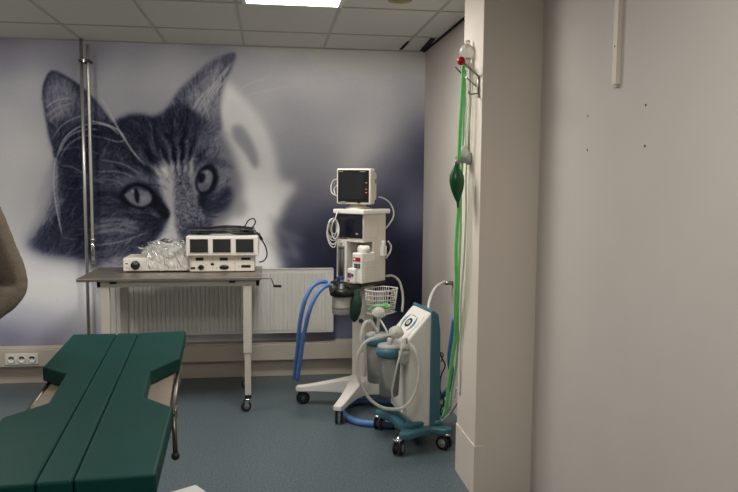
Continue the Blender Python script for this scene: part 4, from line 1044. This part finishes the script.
nodes = [((PX, PY, .93), (.13, .10)), ((PX, PY, 1.12), (.12, .09)), ((PX, PY, 1.32), (.13, .095)), ((PX, PY, 1.46), (.09, .07)), ((PX, PY, 1.54), .05), ((PX, PY-.01, 1.60), .052),
  ((PX, PY-.02, 1.67), (.078, .085)), ((PX, PY-.015, 1.75), (.075, .09)), ((PX, PY-.01, 1.80), (.04, .05)),
  (S1, .05), (E1, .04), (mixp(E1, H1, .9), .03), (H1, (.036, .02)), (S2, .05), (E2, .04), (mixp(E2, H2, .9), .03), (H2, (.036, .02)),
  ((PX+.1, PY, .86), .085), ((PX+.11, PY-.01, .48), .06), ((PX+.11, PY+.02, .09), .042), ((PX-.1, PY, .86), .085), ((PX-.11, PY-.01, .48), .06), ((PX-.11, PY+.02, .09), .042)]
edges = [(0, 1), (1, 2), (2, 3), (3, 4), (4, 5), (5, 6), (6, 7), (7, 8), (3, 9), (9, 10), (10, 11), (11, 12), (3, 13), (13, 14), (14, 15), (15, 16), (0, 17), (17, 18), (18, 19), (0, 20), (20, 21), (21, 22)]
def fingers(H, E, side):
    global nodes, edges
    d = (Vector(H)-Vector(E)).normalized(); up = Vector((0, 0, 1)); up = (up-d*up.dot(d)).normalized()
    base = 12 if side > 0 else 16
    inw = d.cross(up).normalized()*side
    for k, (o_, L) in enumerate(((.027, .07), (.009, .078), (-.009, .074), (-.026, .058))):
        a = Vector(H)+d*.03+up*o_; b1 = a+d*L*.5+inw*.006; c1 = b1+d*L*.3+inw*.022; e1 = c1+d*L*.12+inw*.02
        n = len(nodes); nodes += [(tuple(a), .0105), (tuple(b1), .0095), (tuple(c1), .0088), (tuple(e1), .0075)]
        edges += [(base, n), (n, n+1), (n+1, n+2), (n+2, n+3)]
    a = Vector(H)-d*.012+up*.03+inw*.01; b1 = a+up*.022+d*.022+inw*.012; c1 = b1+d*.028+up*.004+inw*.012
    n = len(nodes); nodes += [(tuple(a), .013), (tuple(b1), .011), (tuple(c1), .009)]; edges += [(base, n), (n, n+1), (n+1, n+2)]
fingers(H1, E1, 1); fingers(H2, E2, -1)
per = skin_mesh('person', nodes, edges, 'skin')
tag(per, 'person in a grey-brown knitted jumper at the left edge, only a bent elbow in view', 'person')
# jumper
def lerp3(a, b_, k): return tuple(p+(q-p)*k for p, q in zip(a, b_))
jn = [((PX, PY, 1.12), (.155, .125)), ((PX, PY, .81), (.165, .135)), ((PX, PY, 1.30), (.16, .125)), ((PX, PY, 1.44), (.12, .095)), ((PX, PY, 1.565), (.064, .06))]
je = [(1, 0), (0, 2), (2, 3), (3, 4)]
for S_, E_, H_ in ((S1, E1, H1), (S2, E2, H2)):
    n = len(jn)
    jn += [(S_, .072), (lerp3(S_, E_, .5), .068), (lerp3(S_, E_, .84), .07), (E_, .056), (lerp3(E_, H_, .22), .068), (lerp3(E_, H_, .55), .058), (lerp3(E_, H_, .84), .044)]
    je += [(3, n)]+[(n+i, n+i+1) for i in range(6)]
skin_mesh('jumper', jn, je, 'jumper', per, 3, .011, .05)
tn = [((PX, PY, .98), (.14, .11)), ((PX+.095, PY, .84), .098), ((PX+.11, PY-.01, .48), .075), ((PX+.11, PY+.015, .08), .064), ((PX-.095, PY, .84), .098), ((PX-.11, PY-.01, .48), .075), ((PX-.11, PY+.015, .08), .064)]
skin_mesh('trousers', tn, [(0, 1), (1, 2), (2, 3), (0, 4), (4, 5), (5, 6)], 'trousers', per, 2, .012, .1)
for sx in (-.11, .11):
    b = MB().lathe([(.03, 0), (.046, .006), (.048, .03), (.042, .06), (.025, .085), (.001, .088)], (PX+sx, PY-.05, 0), 'shoe', 20, None, (1, 2.7, 1)); obj('shoe', b, per)
hx, hy, hz = PX, PY-.015, 1.735
b = MB(); vs = []; nu, nv = 32, 14
for i in range(nv+1):
    for j in range(nu):
        ph = 2*PI*j/nu; front = max(0, math.cos(ph+PI/2)); th = (PI*(.62-.27*front))*i/nv
        vs.append((hx+.098*math.sin(th)*math.cos(ph), hy+.012+.112*math.sin(th)*math.sin(ph), hz+.0+.108*math.cos(th)))
b.add(vs, [(i*nu+j, (i+1)*nu+j, (i+1)*nu+(j+1) % nu, i*nu+(j+1) % nu) for i in range(nv) for j in range(nu)], 'hair', True); obj('hair', b, per)
for sx in (-.034, .034):
    b = MB().ball((hx+sx, hy-.076, hz-.03), .0115, 'eye_white', 14).ball((hx+sx, hy-.0845, hz-.03), .0055, 'eye_dark', 10); obj('eye', b, per)
    b = MB().ball((hx+sx*2.5, hy+.01, hz-.045), .03, 'skin', 14, (.35, .7, 1.05)); obj('ear', b, per)
    b = MB().tube([(hx+sx-.018, hy-.09, hz-.008), (hx+sx, hy-.098, hz-.003), (hx+sx+.018, hy-.09, hz-.008)], .004, 'hair', 8); obj('eyebrow', b, per)
b = MB().tube([(hx, hy-.088, hz-.025), (hx, hy-.104, hz-.05), (hx, hy-.112, hz-.066), (hx, hy-.095, hz-.075)], [.008, .011, .015, .009], 'skin', 12); obj('nose', b, per)
b = MB().tube([(hx-.026, hy-.086, hz-.1), (hx, hy-.096, hz-.098), (hx+.026, hy-.086, hz-.1)], [.003, .0065, .003], 'lip', 10); obj('mouth', b, per)

# ------------------------------------------------------------------ light
def area(name, loc_, sx, sy, power, col=(1, .965, .92)):
    l = bpy.data.lights.new(name, 'AREA'); l.shape = 'RECTANGLE'; l.size = sx; l.size_y = sy; l.energy = power; l.color = col
    o = bpy.data.objects.new(name, l); C.objects.link(o); o.location = loc_; return o
area('lamp_seen_panel', (.135, 3.998, CZ-.02), .5, .62, LP[0])
area('fill_behind', (.114, 1.2, CZ-.02), .5, .62, LP[1])  # added fill from behind the camera, no fitting seen there
area('fill_left', (-1.9, 4.0, CZ-.02), .5, .62, LP[2])  # unseen fill added at the left to lift the mural wall
area('fill_far_behind', (-1.4, -1.2, CZ-.02), .5, .62, LP[3])  # weaker fill added far behind the camera, not a known fitting
w = bpy.data.worlds.new('world'); w.use_nodes = True; scene.world = w
w.node_tree.nodes['Background'].inputs['Color'].default_value = (.9, .95, 1, 1); w.node_tree.nodes['Background'].inputs['Strength'].default_value = .03
scene.view_settings.view_transform = 'Standard'; scene.view_settings.look = 'None'
scene.view_settings.exposure = 0; scene.view_settings.gamma = 1
